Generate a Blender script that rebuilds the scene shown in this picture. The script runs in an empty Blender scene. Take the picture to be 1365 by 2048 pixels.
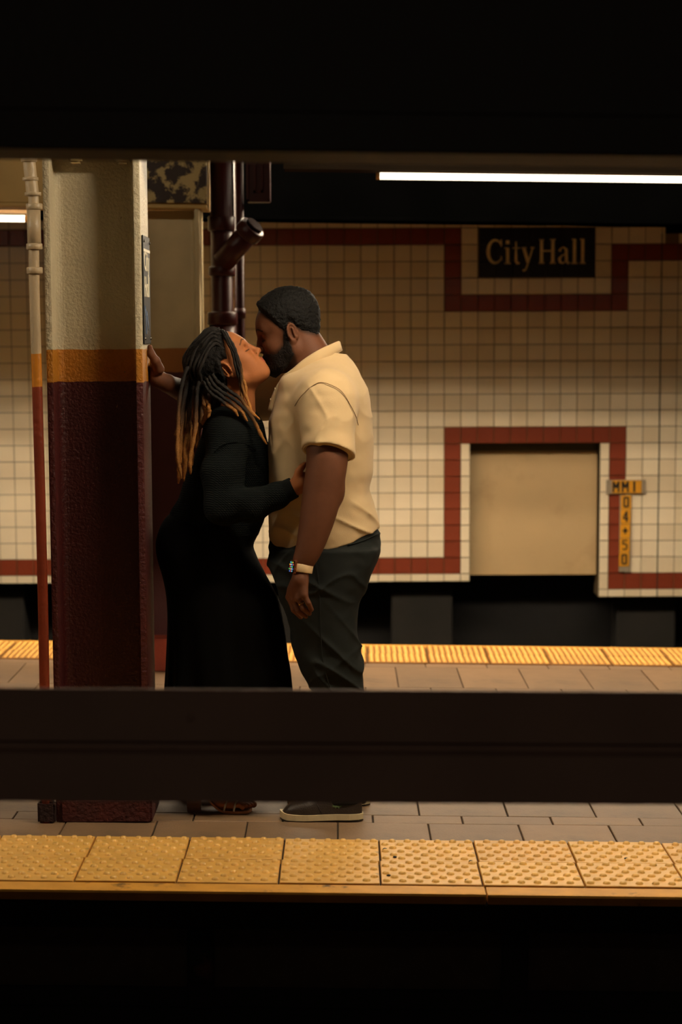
import bpy, bmesh, math, random
import numpy as np
from mathutils import Vector, Matrix

# ------------------------------------------------------------------ camera, world, exposure
S = bpy.context.scene
C = S.collection
GRADE = 0.016                     # the whole station falls gently towards the right
PITCH, CAM_H, HORIZON, ROLL = math.radians(8.3), 1.65, 665.0, 0.0045
LENS = 85.0
FPX = LENS / 36.0 * 2048.0
CY = HORIZON + FPX * math.tan(PITCH)
_r = np.array([1., 0, 0]); _d = np.array([0, math.cos(PITCH), -math.sin(PITCH)]); _u = np.cross(_r, _d)
CR = _r * math.cos(ROLL) - _u * math.sin(ROLL)
CU = _u * math.cos(ROLL) + _r * math.sin(ROLL)
CD = _d
cam_data = bpy.data.cameras.new('camera')
cam = bpy.data.objects.new('camera', cam_data); C.objects.link(cam)
cam_data.sensor_fit = 'VERTICAL'; cam_data.sensor_height = 36.0; cam_data.sensor_width = 24.0
cam_data.lens = LENS
cam_data.shift_y = (CY - 1024.0) / 2048.0
cam_data.clip_start = 0.05; cam_data.clip_end = 100
cam_data.dof.use_dof = True; cam_data.dof.focus_distance = 8.42; cam_data.dof.aperture_fstop = 3.6
m = Matrix(((CR[0], CU[0], -CD[0], 0), (CR[1], CU[1], -CD[1], 0), (CR[2], CU[2], -CD[2], CAM_H), (0, 0, 0, 1)))
cam.matrix_world = m
S.camera = cam

w = bpy.data.worlds.new('world'); S.world = w; w.use_nodes = True
w.node_tree.nodes['Background'].inputs[0].default_value = (1.0, 0.75, 0.5, 1)
w.node_tree.nodes['Background'].inputs[1].default_value = 0.0
S.view_settings.view_transform = 'Standard'
S.view_settings.look = 'None'
S.view_settings.exposure = 0.0
S.view_settings.gamma = 1.0
S.view_settings.use_curve_mapping = False
LAMP_COL = (1.0, 0.83, 0.60)
NEAR_POWER, FAR_POWER, WALL_FILL_POWER, COLUMN_FILL_POWER, LEFT_POWER, RAIL_FILL_POWER = 255.0, 3.0, 105.0, 25.0, 4.0, 26.0

def at(px, py, Y):
    """world point seen at a pixel of the 1365x2048 frame, at depth Y"""
    v = CD + (px - 682.5) / FPX * CR - (py - CY) / FPX * CU
    t = Y / v[1]
    return np.array([v[0] * t, Y, CAM_H + v[2] * t])

# ------------------------------------------------------------------ helpers
def lin(c):
    return tuple(((x / 255.0) / 12.92 if x / 255.0 <= 0.04045 else ((x / 255.0 + 0.055) / 1.055) ** 2.4) for x in c)

def tag(o, label=None, cat=None, group=None, kind=None):
    if label: o['label'] = label
    if cat: o['category'] = cat
    if group: o['group'] = group
    if kind: o['kind'] = kind
    return o

def link(name, me, parent=None, mat=None, loc=None, rot=None):
    o = bpy.data.objects.new(name, me)
    C.objects.link(o)
    if parent is not None: o.parent = parent
    if mat is not None and me is not None and len(me.materials) == 0: me.materials.append(mat)
    if loc is not None: o.location = loc
    if rot is not None: o.rotation_euler = rot
    return o

def empty(name, loc=(0, 0, 0), rot=(0, 0, 0)):
    o = bpy.data.objects.new(name, None); C.objects.link(o)
    o.location = loc; o.rotation_euler = rot; o.empty_display_size = 0.1
    return o

def mesh_from(name, verts, faces, smooth=False):
    me = bpy.data.meshes.new(name)
    me.from_pydata([tuple(map(float, v)) for v in verts], [], [tuple(int(i) for i in f) for f in faces])
    if smooth:
        me.polygons.foreach_set('use_smooth', [True] * len(me.polygons))
    me.update()
    return me

def box_mesh(name, lo, hi, bevel=0.0, seg=1):
    bm = bmesh.new()
    add_box(bm, lo, hi)
    if bevel > 0:
        bmesh.ops.bevel(bm, geom=list(bm.edges), offset=bevel, segments=seg, affect='EDGES', profile=0.7)
    me = bpy.data.meshes.new(name); bm.to_mesh(me); bm.free()
    return me

def add_box(bm, lo, hi):
    x0, y0, z0 = lo; x1, y1, z1 = hi
    v = [bm.verts.new(p) for p in ((x0, y0, z0), (x1, y0, z0), (x1, y1, z0), (x0, y1, z0), (x0, y0, z1), (x1, y0, z1), (x1, y1, z1), (x0, y1, z1))]
    for f in ((0, 3, 2, 1), (4, 5, 6, 7), (0, 1, 5, 4), (1, 2, 6, 5), (2, 3, 7, 6), (3, 0, 4, 7)):
        bm.faces.new([v[i] for i in f])

def box(name, lo, hi, mat, parent=None, bevel=0.0, seg=1):
    return link(name, box_mesh(name, lo, hi, bevel, seg), parent, mat)

def bm_obj(name, bm, mat, parent=None, smooth=False):
    me = bpy.data.meshes.new(name); bm.normal_update(); bm.to_mesh(me); bm.free()
    if smooth: me.polygons.foreach_set('use_smooth', [True] * len(me.polygons))
    return link(name, me, parent, mat)

def tube_data(pts, radii, sides=10, caps=True, squash=None):
    """tube along a polyline with a radius for each point"""
    P = [Vector(tuple(map(float, p))) for p in pts]
    n = len(P)
    if not hasattr(radii, '__len__'): radii = [radii] * n
    V = []; Fc = []
    ref = None
    for i in range(n):
        t = (P[min(i + 1, n - 1)] - P[max(i - 1, 0)]).normalized()
        if ref is None:
            a = Vector((0, 0, 1)) if abs(t.z) < 0.9 else Vector((0, 1, 0))
            ref = (a - t * a.dot(t)).normalized()
        else:
            ref = (ref - t * ref.dot(t)).normalized()
        b = t.cross(ref)
        for k in range(sides):
            an = 2 * math.pi * k / sides
            V.append(P[i] + (ref * math.cos(an) + b * math.sin(an)) * radii[i])
    for i in range(n - 1):
        for k in range(sides):
            k2 = (k + 1) % sides
            Fc.append((i * sides + k, i * sides + k2, (i + 1) * sides + k2, (i + 1) * sides + k))
    if caps:
        Fc.append(tuple(range(sides - 1, -1, -1)))
        Fc.append(tuple((n - 1) * sides + k for k in range(sides)))
    return V, Fc

def tube(name, pts, radii, mat, parent=None, sides=12, smooth=True, caps=True):
    V, Fc = tube_data(pts, radii, sides, caps)
    me = mesh_from(name, V, Fc, smooth)
    if smooth and caps:
        fl = [len(p.vertices) <= 4 for p in me.polygons]
        me.polygons.foreach_set('use_smooth', fl)
    return link(name, me, parent, mat)

def spline(pts, n):
    """Catmull-Rom through points"""
    P = np.array(pts, float); m_ = len(P)
    P = np.vstack([2 * P[0] - P[1], P, 2 * P[-1] - P[-2]])
    out = []
    for t in np.linspace(0, m_ - 1 - 1e-6, n):
        i = int(t); f = t - i
        a, b, c, d = P[i], P[i + 1], P[i + 2], P[i + 3]
        out.append(0.5 * ((2 * b) + (-a + c) * f + (2 * a - 5 * b + 4 * c - d) * f * f + (-a + 3 * b - 3 * c + d) * f ** 3))
    return np.array(out)

# ------------------------------------------------------------------ materials
def mat(name, col, rough=0.6, var=0.0, vscale=8.0, bump=0.0, bscale=60.0, metal=0.0, spec=0.5, dark=None, dscale=3.0, dthr=0.55, dsoft=0.1, emis=None, estr=0.0, sheen=0.0, coords='Object', distortion=0.0):
    """procedural paint / stone / cloth: base colour with mottling, an optional second colour in patches, and bump"""
    M = bpy.data.materials.new(name); M.use_nodes = True
    nt = M.node_tree; N = nt.nodes; L = nt.links
    b = N['Principled BSDF']
    c = lin(col) + (1,)
    b.inputs['Base Color'].default_value = c
    b.inputs['Roughness'].default_value = rough
    b.inputs['Metallic'].default_value = metal
    b.inputs['Specular IOR Level'].default_value = spec
    if sheen: b.inputs['Sheen Weight'].default_value = sheen
    tc = N.new('ShaderNodeTexCoord')
    src = None
    if var > 0:
        n = N.new('ShaderNodeTexNoise'); n.inputs['Scale'].default_value = vscale; n.inputs['Detail'].default_value = 6
        L.new(tc.outputs[coords], n.inputs['Vector'])
        r = N.new('ShaderNodeValToRGB')
        r.color_ramp.elements[0].position = 0.3; r.color_ramp.elements[1].position = 0.7
        r.color_ramp.elements[0].color = tuple(x * (1 - var) for x in c[:3]) + (1,)
        r.color_ramp.elements[1].color = tuple(min(1, x * (1 + var)) for x in c[:3]) + (1,)
        L.new(n.outputs[0], r.inputs[0]); src = r.outputs[0]
    if dark is not None:
        n = N.new('ShaderNodeTexNoise'); n.inputs['Scale'].default_value = dscale; n.inputs['Detail'].default_value = 9
        n.inputs['Roughness'].default_value = 0.65; n.inputs['Distortion'].default_value = distortion
        L.new(tc.outputs[coords], n.inputs['Vector'])
        r = N.new('ShaderNodeValToRGB')
        r.color_ramp.elements[0].position = dthr - dsoft; r.color_ramp.elements[1].position = dthr + dsoft
        r.color_ramp.elements[0].color = (0, 0, 0, 1); r.color_ramp.elements[1].color = (1, 1, 1, 1)
        L.new(n.outputs[0], r.inputs[0])
        mx = N.new('ShaderNodeMix'); mx.data_type = 'RGBA'
        L.new(r.outputs[0], mx.inputs[0])
        if src is not None: L.new(src, mx.inputs[6])
        else: mx.inputs[6].default_value = c
        mx.inputs[7].default_value = lin(dark) + (1,)
        src = mx.outputs[2]
    if src is not None: L.new(src, b.inputs['Base Color'])
    if bump > 0:
        n = N.new('ShaderNodeTexNoise'); n.inputs['Scale'].default_value = bscale; n.inputs['Detail'].default_value = 4
        L.new(tc.outputs[coords], n.inputs['Vector'])
        bp = N.new('ShaderNodeBump'); bp.inputs['Strength'].default_value = bump; bp.inputs['Distance'].default_value = 0.01
        L.new(n.outputs[0], bp.inputs['Height']); L.new(bp.outputs[0], b.inputs['Normal'])
    if emis is not None:
        b.inputs['Emission Color'].default_value = tuple(emis) + (1,)
        b.inputs['Emission Strength'].default_value = estr
    return M

def tint_mat(name, rough=0.5, bump=0.0, bscale=200.0, spec=0.4, weave=None, sheen=0.0, var=0.0, vscale=30.0):
    """colour read from the mesh's own colour attribute (skin with lips and brows, locks with lighter ends)"""
    M = bpy.data.materials.new(name); M.use_nodes = True
    nt = M.node_tree; N = nt.nodes; L = nt.links
    b = N['Principled BSDF']; b.inputs['Roughness'].default_value = rough; b.inputs['Specular IOR Level'].default_value = spec
    a = N.new('ShaderNodeAttribute'); a.attribute_name = 'tint'
    src = a.outputs['Color']
    tc = N.new('ShaderNodeTexCoord')
    if var > 0:
        n = N.new('ShaderNodeTexNoise'); n.inputs['Scale'].default_value = vscale; n.inputs['Detail'].default_value = 5
        L.new(tc.outputs['Object'], n.inputs['Vector'])
        mr = N.new('ShaderNodeMapRange'); mr.inputs[1].default_value = 0.3; mr.inputs[2].default_value = 0.7
        mr.inputs[3].default_value = 1 - var; mr.inputs[4].default_value = 1 + var
        L.new(n.outputs[0], mr.inputs[0])
        vm = N.new('ShaderNodeVectorMath'); vm.operation = 'SCALE'
        L.new(src, vm.inputs[0]); L.new(mr.outputs[0], vm.inputs['Scale']); src = vm.outputs[0]
    L.new(src, b.inputs['Base Color'])
    if bump > 0:
        n = N.new('ShaderNodeTexNoise'); n.inputs['Scale'].default_value = bscale; n.inputs['Detail'].default_value = 3
        L.new(tc.outputs['Object'], n.inputs['Vector'])
        bp = N.new('ShaderNodeBump'); bp.inputs['Strength'].default_value = bump; bp.inputs['Distance'].default_value = 0.004
        L.new(n.outputs[0], bp.inputs['Height']); L.new(bp.outputs[0], b.inputs['Normal'])
    return M

def band_mat(name, cream, yellow, red, z_hi, z_lo, rough=0.55, bump=0.5, bscale=90.0, wear=True):
    """column paint: cream above, ochre band, oxblood below; edges of the coats slightly wavy, chips showing cream"""
    M = bpy.data.materials.new(name); M.use_nodes = True
    nt = M.node_tree; N = nt.nodes; L = nt.links
    b = N['Principled BSDF']; b.inputs['Roughness'].default_value = rough
    tc = N.new('ShaderNodeTexCoord'); sx = N.new('ShaderNodeSeparateXYZ')
    L.new(tc.outputs['Object'], sx.inputs[0])
    nz = N.new('ShaderNodeTexNoise'); nz.inputs['Scale'].default_value = 14; L.new(tc.outputs['Object'], nz.inputs['Vector'])
    ma = N.new('ShaderNodeMath'); ma.operation = 'MULTIPLY_ADD'; ma.inputs[1].default_value = 0.010
    L.new(nz.outputs[0], ma.inputs[0]); L.new(sx.outputs['Z'], ma.inputs[2])
    def step(z):
        g = N.new('ShaderNodeMath'); g.operation = 'GREATER_THAN'; g.inputs[1].default_value = z + 0.005
        L.new(ma.outputs[0], g.inputs[0]); return g.outputs[0]
    def mixc(fac, a, c2):
        mx = N.new('ShaderNodeMix'); mx.data_type = 'RGBA'; L.new(fac, mx.inputs[0])
        for s, i in ((a, 6), (c2, 7)):
            if isinstance(s, tuple): mx.inputs[i].default_value = lin(s) + (1,)
            else: L.new(s, mx.inputs[i])
        return mx.outputs[2]
    col = mixc(step(z_lo), red, yellow)
    col = mixc(step(z_hi), col, cream)
    n2 = N.new('ShaderNodeTexNoise'); n2.inputs['Scale'].default_value = 5; n2.inputs['Detail'].default_value = 8
    L.new(tc.outputs['Object'], n2.inputs['Vector'])
    mr = N.new('ShaderNodeMapRange'); mr.inputs[1].default_value = 0.3; mr.inputs[2].default_value = 0.7; mr.inputs[3].default_value = 0.85; mr.inputs[4].default_value = 1.1
    L.new(n2.outputs[0], mr.inputs[0])
    vm = N.new('ShaderNodeVectorMath'); vm.operation = 'SCALE'; L.new(col, vm.inputs[0]); L.new(mr.outputs[0], vm.inputs['Scale'])
    col = vm.outputs[0]
    if wear:
        n3 = N.new('ShaderNodeTexNoise'); n3.inputs['Scale'].default_value = 38; n3.inputs['Detail'].default_value = 6
        mp = N.new('ShaderNodeMapping'); mp.inputs['Scale'].default_value = (1, 1, 0.35); L.new(tc.outputs['Object'], mp.inputs[0]); L.new(mp.outputs[0], n3.inputs['Vector'])
        g = N.new('ShaderNodeMath'); g.operation = 'GREATER_THAN'; g.inputs[1].default_value = 0.75; L.new(n3.outputs[0], g.inputs[0])
        col = mixc(g.outputs[0], col, (120, 98, 66))
    L.new(col, b.inputs['Base Color'])
    nb = N.new('ShaderNodeTexNoise'); nb.inputs['Scale'].default_value = bscale; nb.inputs['Detail'].default_value = 3; L.new(tc.outputs['Object'], nb.inputs['Vector'])
    bp = N.new('ShaderNodeBump'); bp.inputs['Strength'].default_value = bump; bp.inputs['Distance'].default_value = 0.012
    L.new(nb.outputs[0], bp.inputs['Height']); L.new(bp.outputs[0], b.inputs['Normal'])
    return M

def knit_mat(name, col, sx=260.0, sz=150.0, strength=0.6, rough=0.9):
    """knitted cloth: rows of stitches as relief"""
    M = bpy.data.materials.new(name); M.use_nodes = True
    nt = M.node_tree; N = nt.nodes; L = nt.links
    b = N['Principled BSDF']; b.inputs['Roughness'].default_value = rough; b.inputs['Specular IOR Level'].default_value = 0.12
    b.inputs['Base Color'].default_value = lin(col) + (1,)
    tc = N.new('ShaderNodeTexCoord')
    w1 = N.new('ShaderNodeTexWave'); w1.bands_direction = 'Z'; w1.inputs['Scale'].default_value = sz / 6.28 ; w1.inputs['Distortion'].default_value = 1.5; w1.inputs['Detail'].default_value = 1
    w2 = N.new('ShaderNodeTexWave'); w2.bands_direction = 'DIAGONAL'; w2.inputs['Scale'].default_value = sx / 6.28; w2.inputs['Distortion'].default_value = 1.0
    L.new(tc.outputs['Object'], w1.inputs['Vector']); L.new(tc.outputs['Object'], w2.inputs['Vector'])
    mu = N.new('ShaderNodeMath'); mu.operation = 'MULTIPLY'; L.new(w1.outputs[1], mu.inputs[0]); L.new(w2.outputs[1], mu.inputs[1])
    bp = N.new('ShaderNodeBump'); bp.inputs['Strength'].default_value = strength; bp.inputs['Distance'].default_value = 0.006
    L.new(mu.outputs[0], bp.inputs['Height']); L.new(bp.outputs[0], b.inputs['Normal'])
    return M

M_TILE = mat('cream_glazed_tile', (238, 222, 192), 0.22, 0.05, 3.0, 0.05, 30)
M_TILE2 = mat('cream_glazed_tile_warm', (230, 212, 180), 0.25, 0.05, 3.0, 0.05, 30)
M_RED = mat('oxblood_glazed_tile', (132, 58, 38), 0.25, 0.10, 4.0, 0.05, 30)
M_NAVY = mat('navy_mosaic', (16, 16, 34), 0.35, 0.15, 40.0, dark=(70, 62, 48), dscale=6.0, dthr=0.74, dsoft=0.03)
M_GROUT = mat('grout', (112, 92, 62), 0.9, 0.2, 6.0)
M_LETTER = mat('ivory_lettering', (236, 214, 158), 0.5, 0.12, 30.0)
M_ALCOVE = mat('beige_panel_paint', (198, 168, 122), 0.6, 0.04, 3.0, dark=(170, 140, 98), dscale=2.2, dthr=0.66, dsoft=0.12)
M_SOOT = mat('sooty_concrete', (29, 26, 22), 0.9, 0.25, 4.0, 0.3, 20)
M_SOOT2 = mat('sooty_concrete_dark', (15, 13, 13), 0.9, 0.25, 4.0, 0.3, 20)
M_FLOOR = [mat('quarry_tile_%d' % i, c, 0.55, 0.12, 7.0, 0.15, 120, dark=(84, 70, 56), dscale=3.5, dthr=0.63, dsoft=0.1) for i, c in enumerate(((130, 103, 76), (124, 98, 72), (135, 106, 77)))]
M_JOINT = mat('floor_joint', (58, 48, 38), 0.95, 0.2, 20.0)
M_YEL = [mat('tactile_yellow_%d' % i, c, 0.4, 0.10, 12.0, 0.12, 150, dark=(150, 112, 62), dscale=9.0, dthr=0.66, dsoft=0.06) for i, c in enumerate(((226, 174, 88), (220, 168, 86), (230, 178, 90)))]
M_YEL_FAR = [mat('shaded_tactile_yellow_%d' % i, c, 0.6, 0.12, 12.0, 0.12, 150, dark=(120, 84, 40), dscale=9.0, dthr=0.62, dsoft=0.06) for i, c in enumerate(((146, 96, 38), (140, 92, 36), (150, 100, 38)))]  # far plates darkened to paint shade between the domes, plus grime patches
M_DOME = [mat('tactile_dome_lit_yellow_%d' % i, c, 0.38, 0.10, 12.0, 0.1, 150) for i, c in enumerate(((234, 186, 100), (230, 180, 98), (238, 190, 102)))]  # near domes a lighter yellow than their plates, painting in the relief shading
M_DOME_FAR = [mat('far_dome_lit_yellow_%d' % i, c, 0.5, 0.10, 12.0, 0.1, 150) for i, c in enumerate(((232, 176, 84), (226, 170, 80), (236, 180, 84)))]  # far domes brightened in colour where the lamps give little shading
M_NOSE = mat('worn_yellow_nosing', (206, 148, 56), 0.6, 0.15, 10.0, dark=(60, 40, 24), dscale=7.0, dthr=0.64, dsoft=0.04)
M_RUST = mat('grimy_platform_face', (16, 11, 9), 0.9, 0.4, 3.0, 0.5, 25, dark=(86, 40, 20), dscale=2.4, dthr=0.68, dsoft=0.05)
M_COL = band_mat('column_paint', (192, 180, 150), (172, 110, 24), (66, 11, 9), 1.585, 1.478)
M_COL2 = band_mat('rear_column_paint', (186, 168, 126), (150, 92, 24), (66, 10, 9), 1.565, 1.45, bump=0.12, wear=False)
M_GIRDER = mat('cream_girder_paint', (150, 128, 84), 0.6, 0.1, 6.0, 0.3, 40)
M_OCHRE = mat('ochre_girder_paint', (168, 136, 74), 0.6, 0.08, 5.0, 0.15, 40)
M_PEEL = mat('peeling_girder_paint', (160, 140, 92), 0.7, 0.1, 6.0, 0.6, 30, dark=(38, 22, 14), dscale=13.0, dthr=0.475, dsoft=0.03, distortion=0.2)
M_MAROON = mat('maroon_steel', (22, 7, 6), 0.65, 0.12, 4.0, 0.2, 60)
M_BAR = mat('dark_brown_steel', (150, 118, 106), 0.7, 0.08, 5.0, 0.15, 80)
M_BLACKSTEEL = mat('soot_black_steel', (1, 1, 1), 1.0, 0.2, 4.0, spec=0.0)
M_CEIL = mat('dirty_ceiling', (46, 36, 28), 0.9, 0.2, 3.0)
M_PIPE_RED = mat('oxblood_pipe_paint', (48, 9, 8), 0.38, 0.15, 6.0, spec=0.25)
M_PLUG = mat('matt_plug', (24, 8, 7), 0.9, spec=0.05)
M_PIPE_BAND = band_mat('conduit_paint', (176, 156, 124), (188, 118, 30), (122, 48, 24), 1.585, 1.478, rough=0.4, bump=0.2, bscale=60)
M_TROUGH = mat('lamp_trough', (120, 100, 76), 0.6, 0.1, 5.0)
M_TUBE_END = mat('lamp_end_cap', (190, 140, 70), 0.5)
M_SIGN_BLACK = mat('black_enamel', (26, 28, 30), 0.35, 0.1, 10.0)
M_WHITE = mat('white_print', (225, 215, 190), 0.6)
M_BLUE = mat('blue_print', (44, 84, 130), 0.5, 0.2, 60)
M_SCREW = mat('screw_head', (60, 56, 50), 0.4, metal=0.8)
M_MARK_YEL = mat('marker_yellow', (220, 152, 20), 0.5, 0.04, 20)
M_MARK_BLACK = mat('marker_black', (16, 14, 12), 0.6)
M_MARK_GREY = mat('marker_plate_grey', (150, 136, 116), 0.5, 0.1, 30)

# ------------------------------------------------------------------ the setting: platform
floor_root = empty('floor', (0, 0, 0), (0, GRADE, 0)); tag(floor_root, kind='structure')
Y_EDGE, Y_STRIP, Y_FAR0, Y_FAR1 = 7.13, 7.775, 12.09, 12.725
XW = 4.2
box('slab', (-XW, 7.06, -0.35), (XW, Y_FAR1 + 0.06, -0.008), M_JOINT, floor_root)
nose = box('nosing', (-XW, 7.02, -0.03), (0.43, Y_EDGE - 0.004, 0.003), M_NOSE, floor_root, 0.008, 2)
box('nosing', (0.433, 7.02, -0.03), (XW, Y_EDGE - 0.004, 0.002), M_NOSE, floor_root, 0.008, 2)
box('nosing', (-XW, Y_FAR1 + 0.004, -0.03), (XW, Y_FAR1 + 0.10, 0.003), M_NOSE, floor_root, 0.008, 2)

random.seed(4)
TP = 0.307
cache = {}
def floor_tile_mesh(wd, dp, mi):
    k = (round(wd, 4), round(dp, 4), mi)
    if k not in cache:
        me = box_mesh('floor_tile', (-wd / 2, -dp / 2, -0.02), (wd / 2, dp / 2, 0.0), 0.002)
        me.materials.append(M_FLOOR[mi]); cache[k] = me
    return cache[k]
rows = []
y = Y_STRIP
for dp in (0.30, 0.135): rows.append((y, dp)); y += dp
while y + 0.305 < Y_FAR0 - 0.135 - 0.55: rows.append((y, 0.305)); y += 0.305
rows.append((y, Y_FAR0 - 0.135 - y)); rows.append((Y_FAR0 - 0.135, 0.135))
rest = bmesh.new()
for ri, (ry, dp) in enumerate(rows):
    off = {0: -0.013, 1: -0.20}.get(ri, (0.11 if ri % 2 else -0.04) + random.uniform(-0.01, 0.01))
    for ci in range(-13, 14):
        cx = off + (ci + 0.5) * TP
        lo, hi = cx - TP / 2 + 0.002, cx + TP / 2 - 0.002
        if hi < -XW or lo > XW: continue
        lift = random.uniform(-0.001, 0.001)
        lim = 0.17 * (ry + dp) + 0.25
        if abs(cx) < lim:
            o = link('floor_tile', floor_tile_mesh(TP - 0.005, dp - 0.005, random.randrange(3)), floor_root, None, (cx, ry + dp / 2, lift))
        else:
            add_box(rest, (lo, ry + 0.002, -0.02), (hi, ry + dp - 0.002, lift))
tag(bm_obj('floor_tiles_beyond', rest, M_FLOOR[0], floor_root), kind='stuff')

# platform faces and track beds
pw = box('wall_platform_near', (-XW, 7.06, -1.25), (XW, 7.30, -0.36), M_RUST); pw.rotation_euler = (0, GRADE, 0); tag(pw, kind='structure')
for (x0, x1, z0, z1, dy) in ((-XW, XW, -0.12, -0.035, 0.012), (-XW, XW, -0.36, -0.30, 0.02)):
    box('platform_ledge', (x0, 7.06 - dy, z0), (x1, 7.075, z1), M_RUST, pw, 0.006)
for xx in (-1.3, -0.42, 0.52, 1.35):
    box('platform_bracket', (xx - 0.04, 7.03, -0.36), (xx + 0.04, 7.08, -0.12), M_RUST, pw, 0.006)
tb = box('floor_track_near', (-XW, -2.0, -1.35), (XW, 7.2, -1.25), M_SOOT2); tag(tb, kind='structure')
tb2 = box('floor_track_far', (-XW, 12.6, -1.35), (XW, 16.4, -1.25), M_SOOT2); tag(tb2, kind='structure')
pw2 = box('wall_platform_far', (-XW, Y_FAR1 - 0.1, -1.25), (XW, Y_FAR1 + 0.06, -0.36), M_SOOT2); pw2.rotation_euler = (0, GRADE, 0); tag(pw2, kind='structure')

# tactile strips: plate with staggered domes
def dome_mesh(w_, d_, nx, ny, r, h, stagger, seg=8):
    V = []; Fc = []
    prof = ((1.0, 0.0), (0.86, 0.55), (0.55, 0.92), (0.0, 1.0))
    for j in range(ny):
        for i in range(nx):
            x = (i + 0.5 + (0.25 if (j % 2) else -0.25) * stagger) / nx * w_ - w_ / 2
            yy = (j + 0.5) / ny * d_ - d_ / 2
            base = len(V)
            for (pr, pz) in prof[:-1]:
                for k in range(seg):
                    a = 2 * math.pi * k / seg
                    V.append((x + r * pr * math.cos(a), yy + r * pr * math.sin(a), h * pz))
            V.append((x, yy, h))
            top = len(V) - 1
            for ring in range(2):
                for k in range(seg):
                    k2 = (k + 1) % seg
                    Fc.append((base + ring * seg + k, base + ring * seg + k2, base + (ring + 1) * seg + k2, base + (ring + 1) * seg + k))
            for k in range(seg):
                Fc.append((base + 2 * seg + k, base + 2 * seg + (k + 1) % seg, top))
    return mesh_from('domes', V, Fc, True)

def tactile(name_label, y0, y1, x_off, pitch, nx, ny, r, h, stagger, half, mats, dmats):
    root = empty('tactile_strip', (0, 0, 0), (0, GRADE, 0)); tag(root, name_label, 'tactile paving', 'yellow tactile strips')
    d = (y1 - y0) / 2
    plates, domes = [], []
    for i in range(3):
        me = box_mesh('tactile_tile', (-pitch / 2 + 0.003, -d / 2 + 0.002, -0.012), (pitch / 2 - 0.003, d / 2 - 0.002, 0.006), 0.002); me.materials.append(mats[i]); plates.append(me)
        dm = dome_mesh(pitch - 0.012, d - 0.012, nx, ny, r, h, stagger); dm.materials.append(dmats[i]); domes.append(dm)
    n = int(half / pitch) + 1
    for row in range(2):
        for i in range(-n, n):
            k = random.randrange(3)
            sk = 0.0
            o = link('tactile_tile', plates[k], root, None, (x_off + (i + 0.5) * pitch + (0.004 if row else 0), y0 + (row + 0.5) * d, random.uniform(-0.001, 0.0015)))
            o.rotation_euler = (0, 0, random.uniform(-0.004, 0.004))
            tag(link('domes', domes[k], o, None, (0, 0, 0.006)), kind='stuff')
    return root
tactile('worn yellow bump tiles along the near platform edge in the foreground', Y_EDGE, Y_STRIP, 0.1175, 0.309, 6, 6, 0.0125, 0.0085, 1.0, 1.75, M_YEL, M_DOME)
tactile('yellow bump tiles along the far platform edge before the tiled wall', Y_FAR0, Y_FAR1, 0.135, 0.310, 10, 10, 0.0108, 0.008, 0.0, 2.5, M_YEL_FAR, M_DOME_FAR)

# crumbs of litter on the near strip
random.seed(9)
for (px, py, lab) in ((770, 1700, 'dark crumb of litter on near yellow strip, highest of the left pair'), (790, 1716, 'dark crumb of litter on near yellow strip beside a dome'),
                      (942, 1723, 'dark crumb near a tile joint of the yellow strip'), (778, 1752, 'dark crumb at the front edge of the yellow strip'),
                      (935, 1759, 'larger dark crumb at front edge of the yellow strip'), (1253, 1714, 'dark crumb on the right part of the yellow strip')):
    yy = 7.13 + (1766 - py) / 88.0 * 0.645
    p = at(px, py, yy)
    bm = bmesh.new(); bmesh.ops.create_icosphere(bm, subdivisions=1, radius=1.0)
    for v in bm.verts: v.co = Vector((v.co.x * random.uniform(.006, .009), v.co.y * random.uniform(.006, .009), v.co.z * 0.004))
    o = bm_obj('litter_crumb', bm, M_MARK_BLACK); o.location = (p[0], yy, -GRADE * p[0] + 0.009)
    tag(o, lab, 'litter', 'crumbs of litter on the yellow strip')

# ------------------------------------------------------------------ the tiled wall
YW = 15.75
a0 = at(889, 870, YW); a1 = at(1253.5, 870, YW)
PX = (a1[0] - a0[0]) / 11.0
X0 = a0[0]
zt = at(900, 455.5, YW)[2]; zb = at(900, 1115.5, YW)[2]
PZ = (zt - zb) / 20.0
ZR = zb + 8 * PZ                      # top line of the red frame round the alcove
I0, I1 = -42, 26
def zrow(j): return ZR - j * PZ
def xcol(i): return X0 + i * PX
wall = empty('wall_back'); tag(wall, kind='structure')
AL0, AL1 = xcol(1.57), xcol(9.43)     # alcove opening
AZ1, AZ0 = zrow(1.0), zrow(9.22)
def wall_box(nm, x0, x1, z0, z1, y0=YW + 0.012, y1=YW + 0.30, mt=M_GROUT):
    return box(nm, (x0, y0, z0), (x1, y1, z1), mt, wall)
XL, XR = xcol(I0), xcol(I1 + 1)
ZT = zrow(-12.55)
ZBL = zrow(9.48); ZBR = zrow(10.48)
wall_box('wall_bed', XL, AL0, ZBL, ZT)
wall_box('wall_bed', AL0, AL1, AZ1, ZT)
wall_box('wall_bed', AL1, xcol(13.2), ZBR, ZT)
wall_box('wall_bed', xcol(13.2), XR, ZBR, zrow(-11.6))
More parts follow.
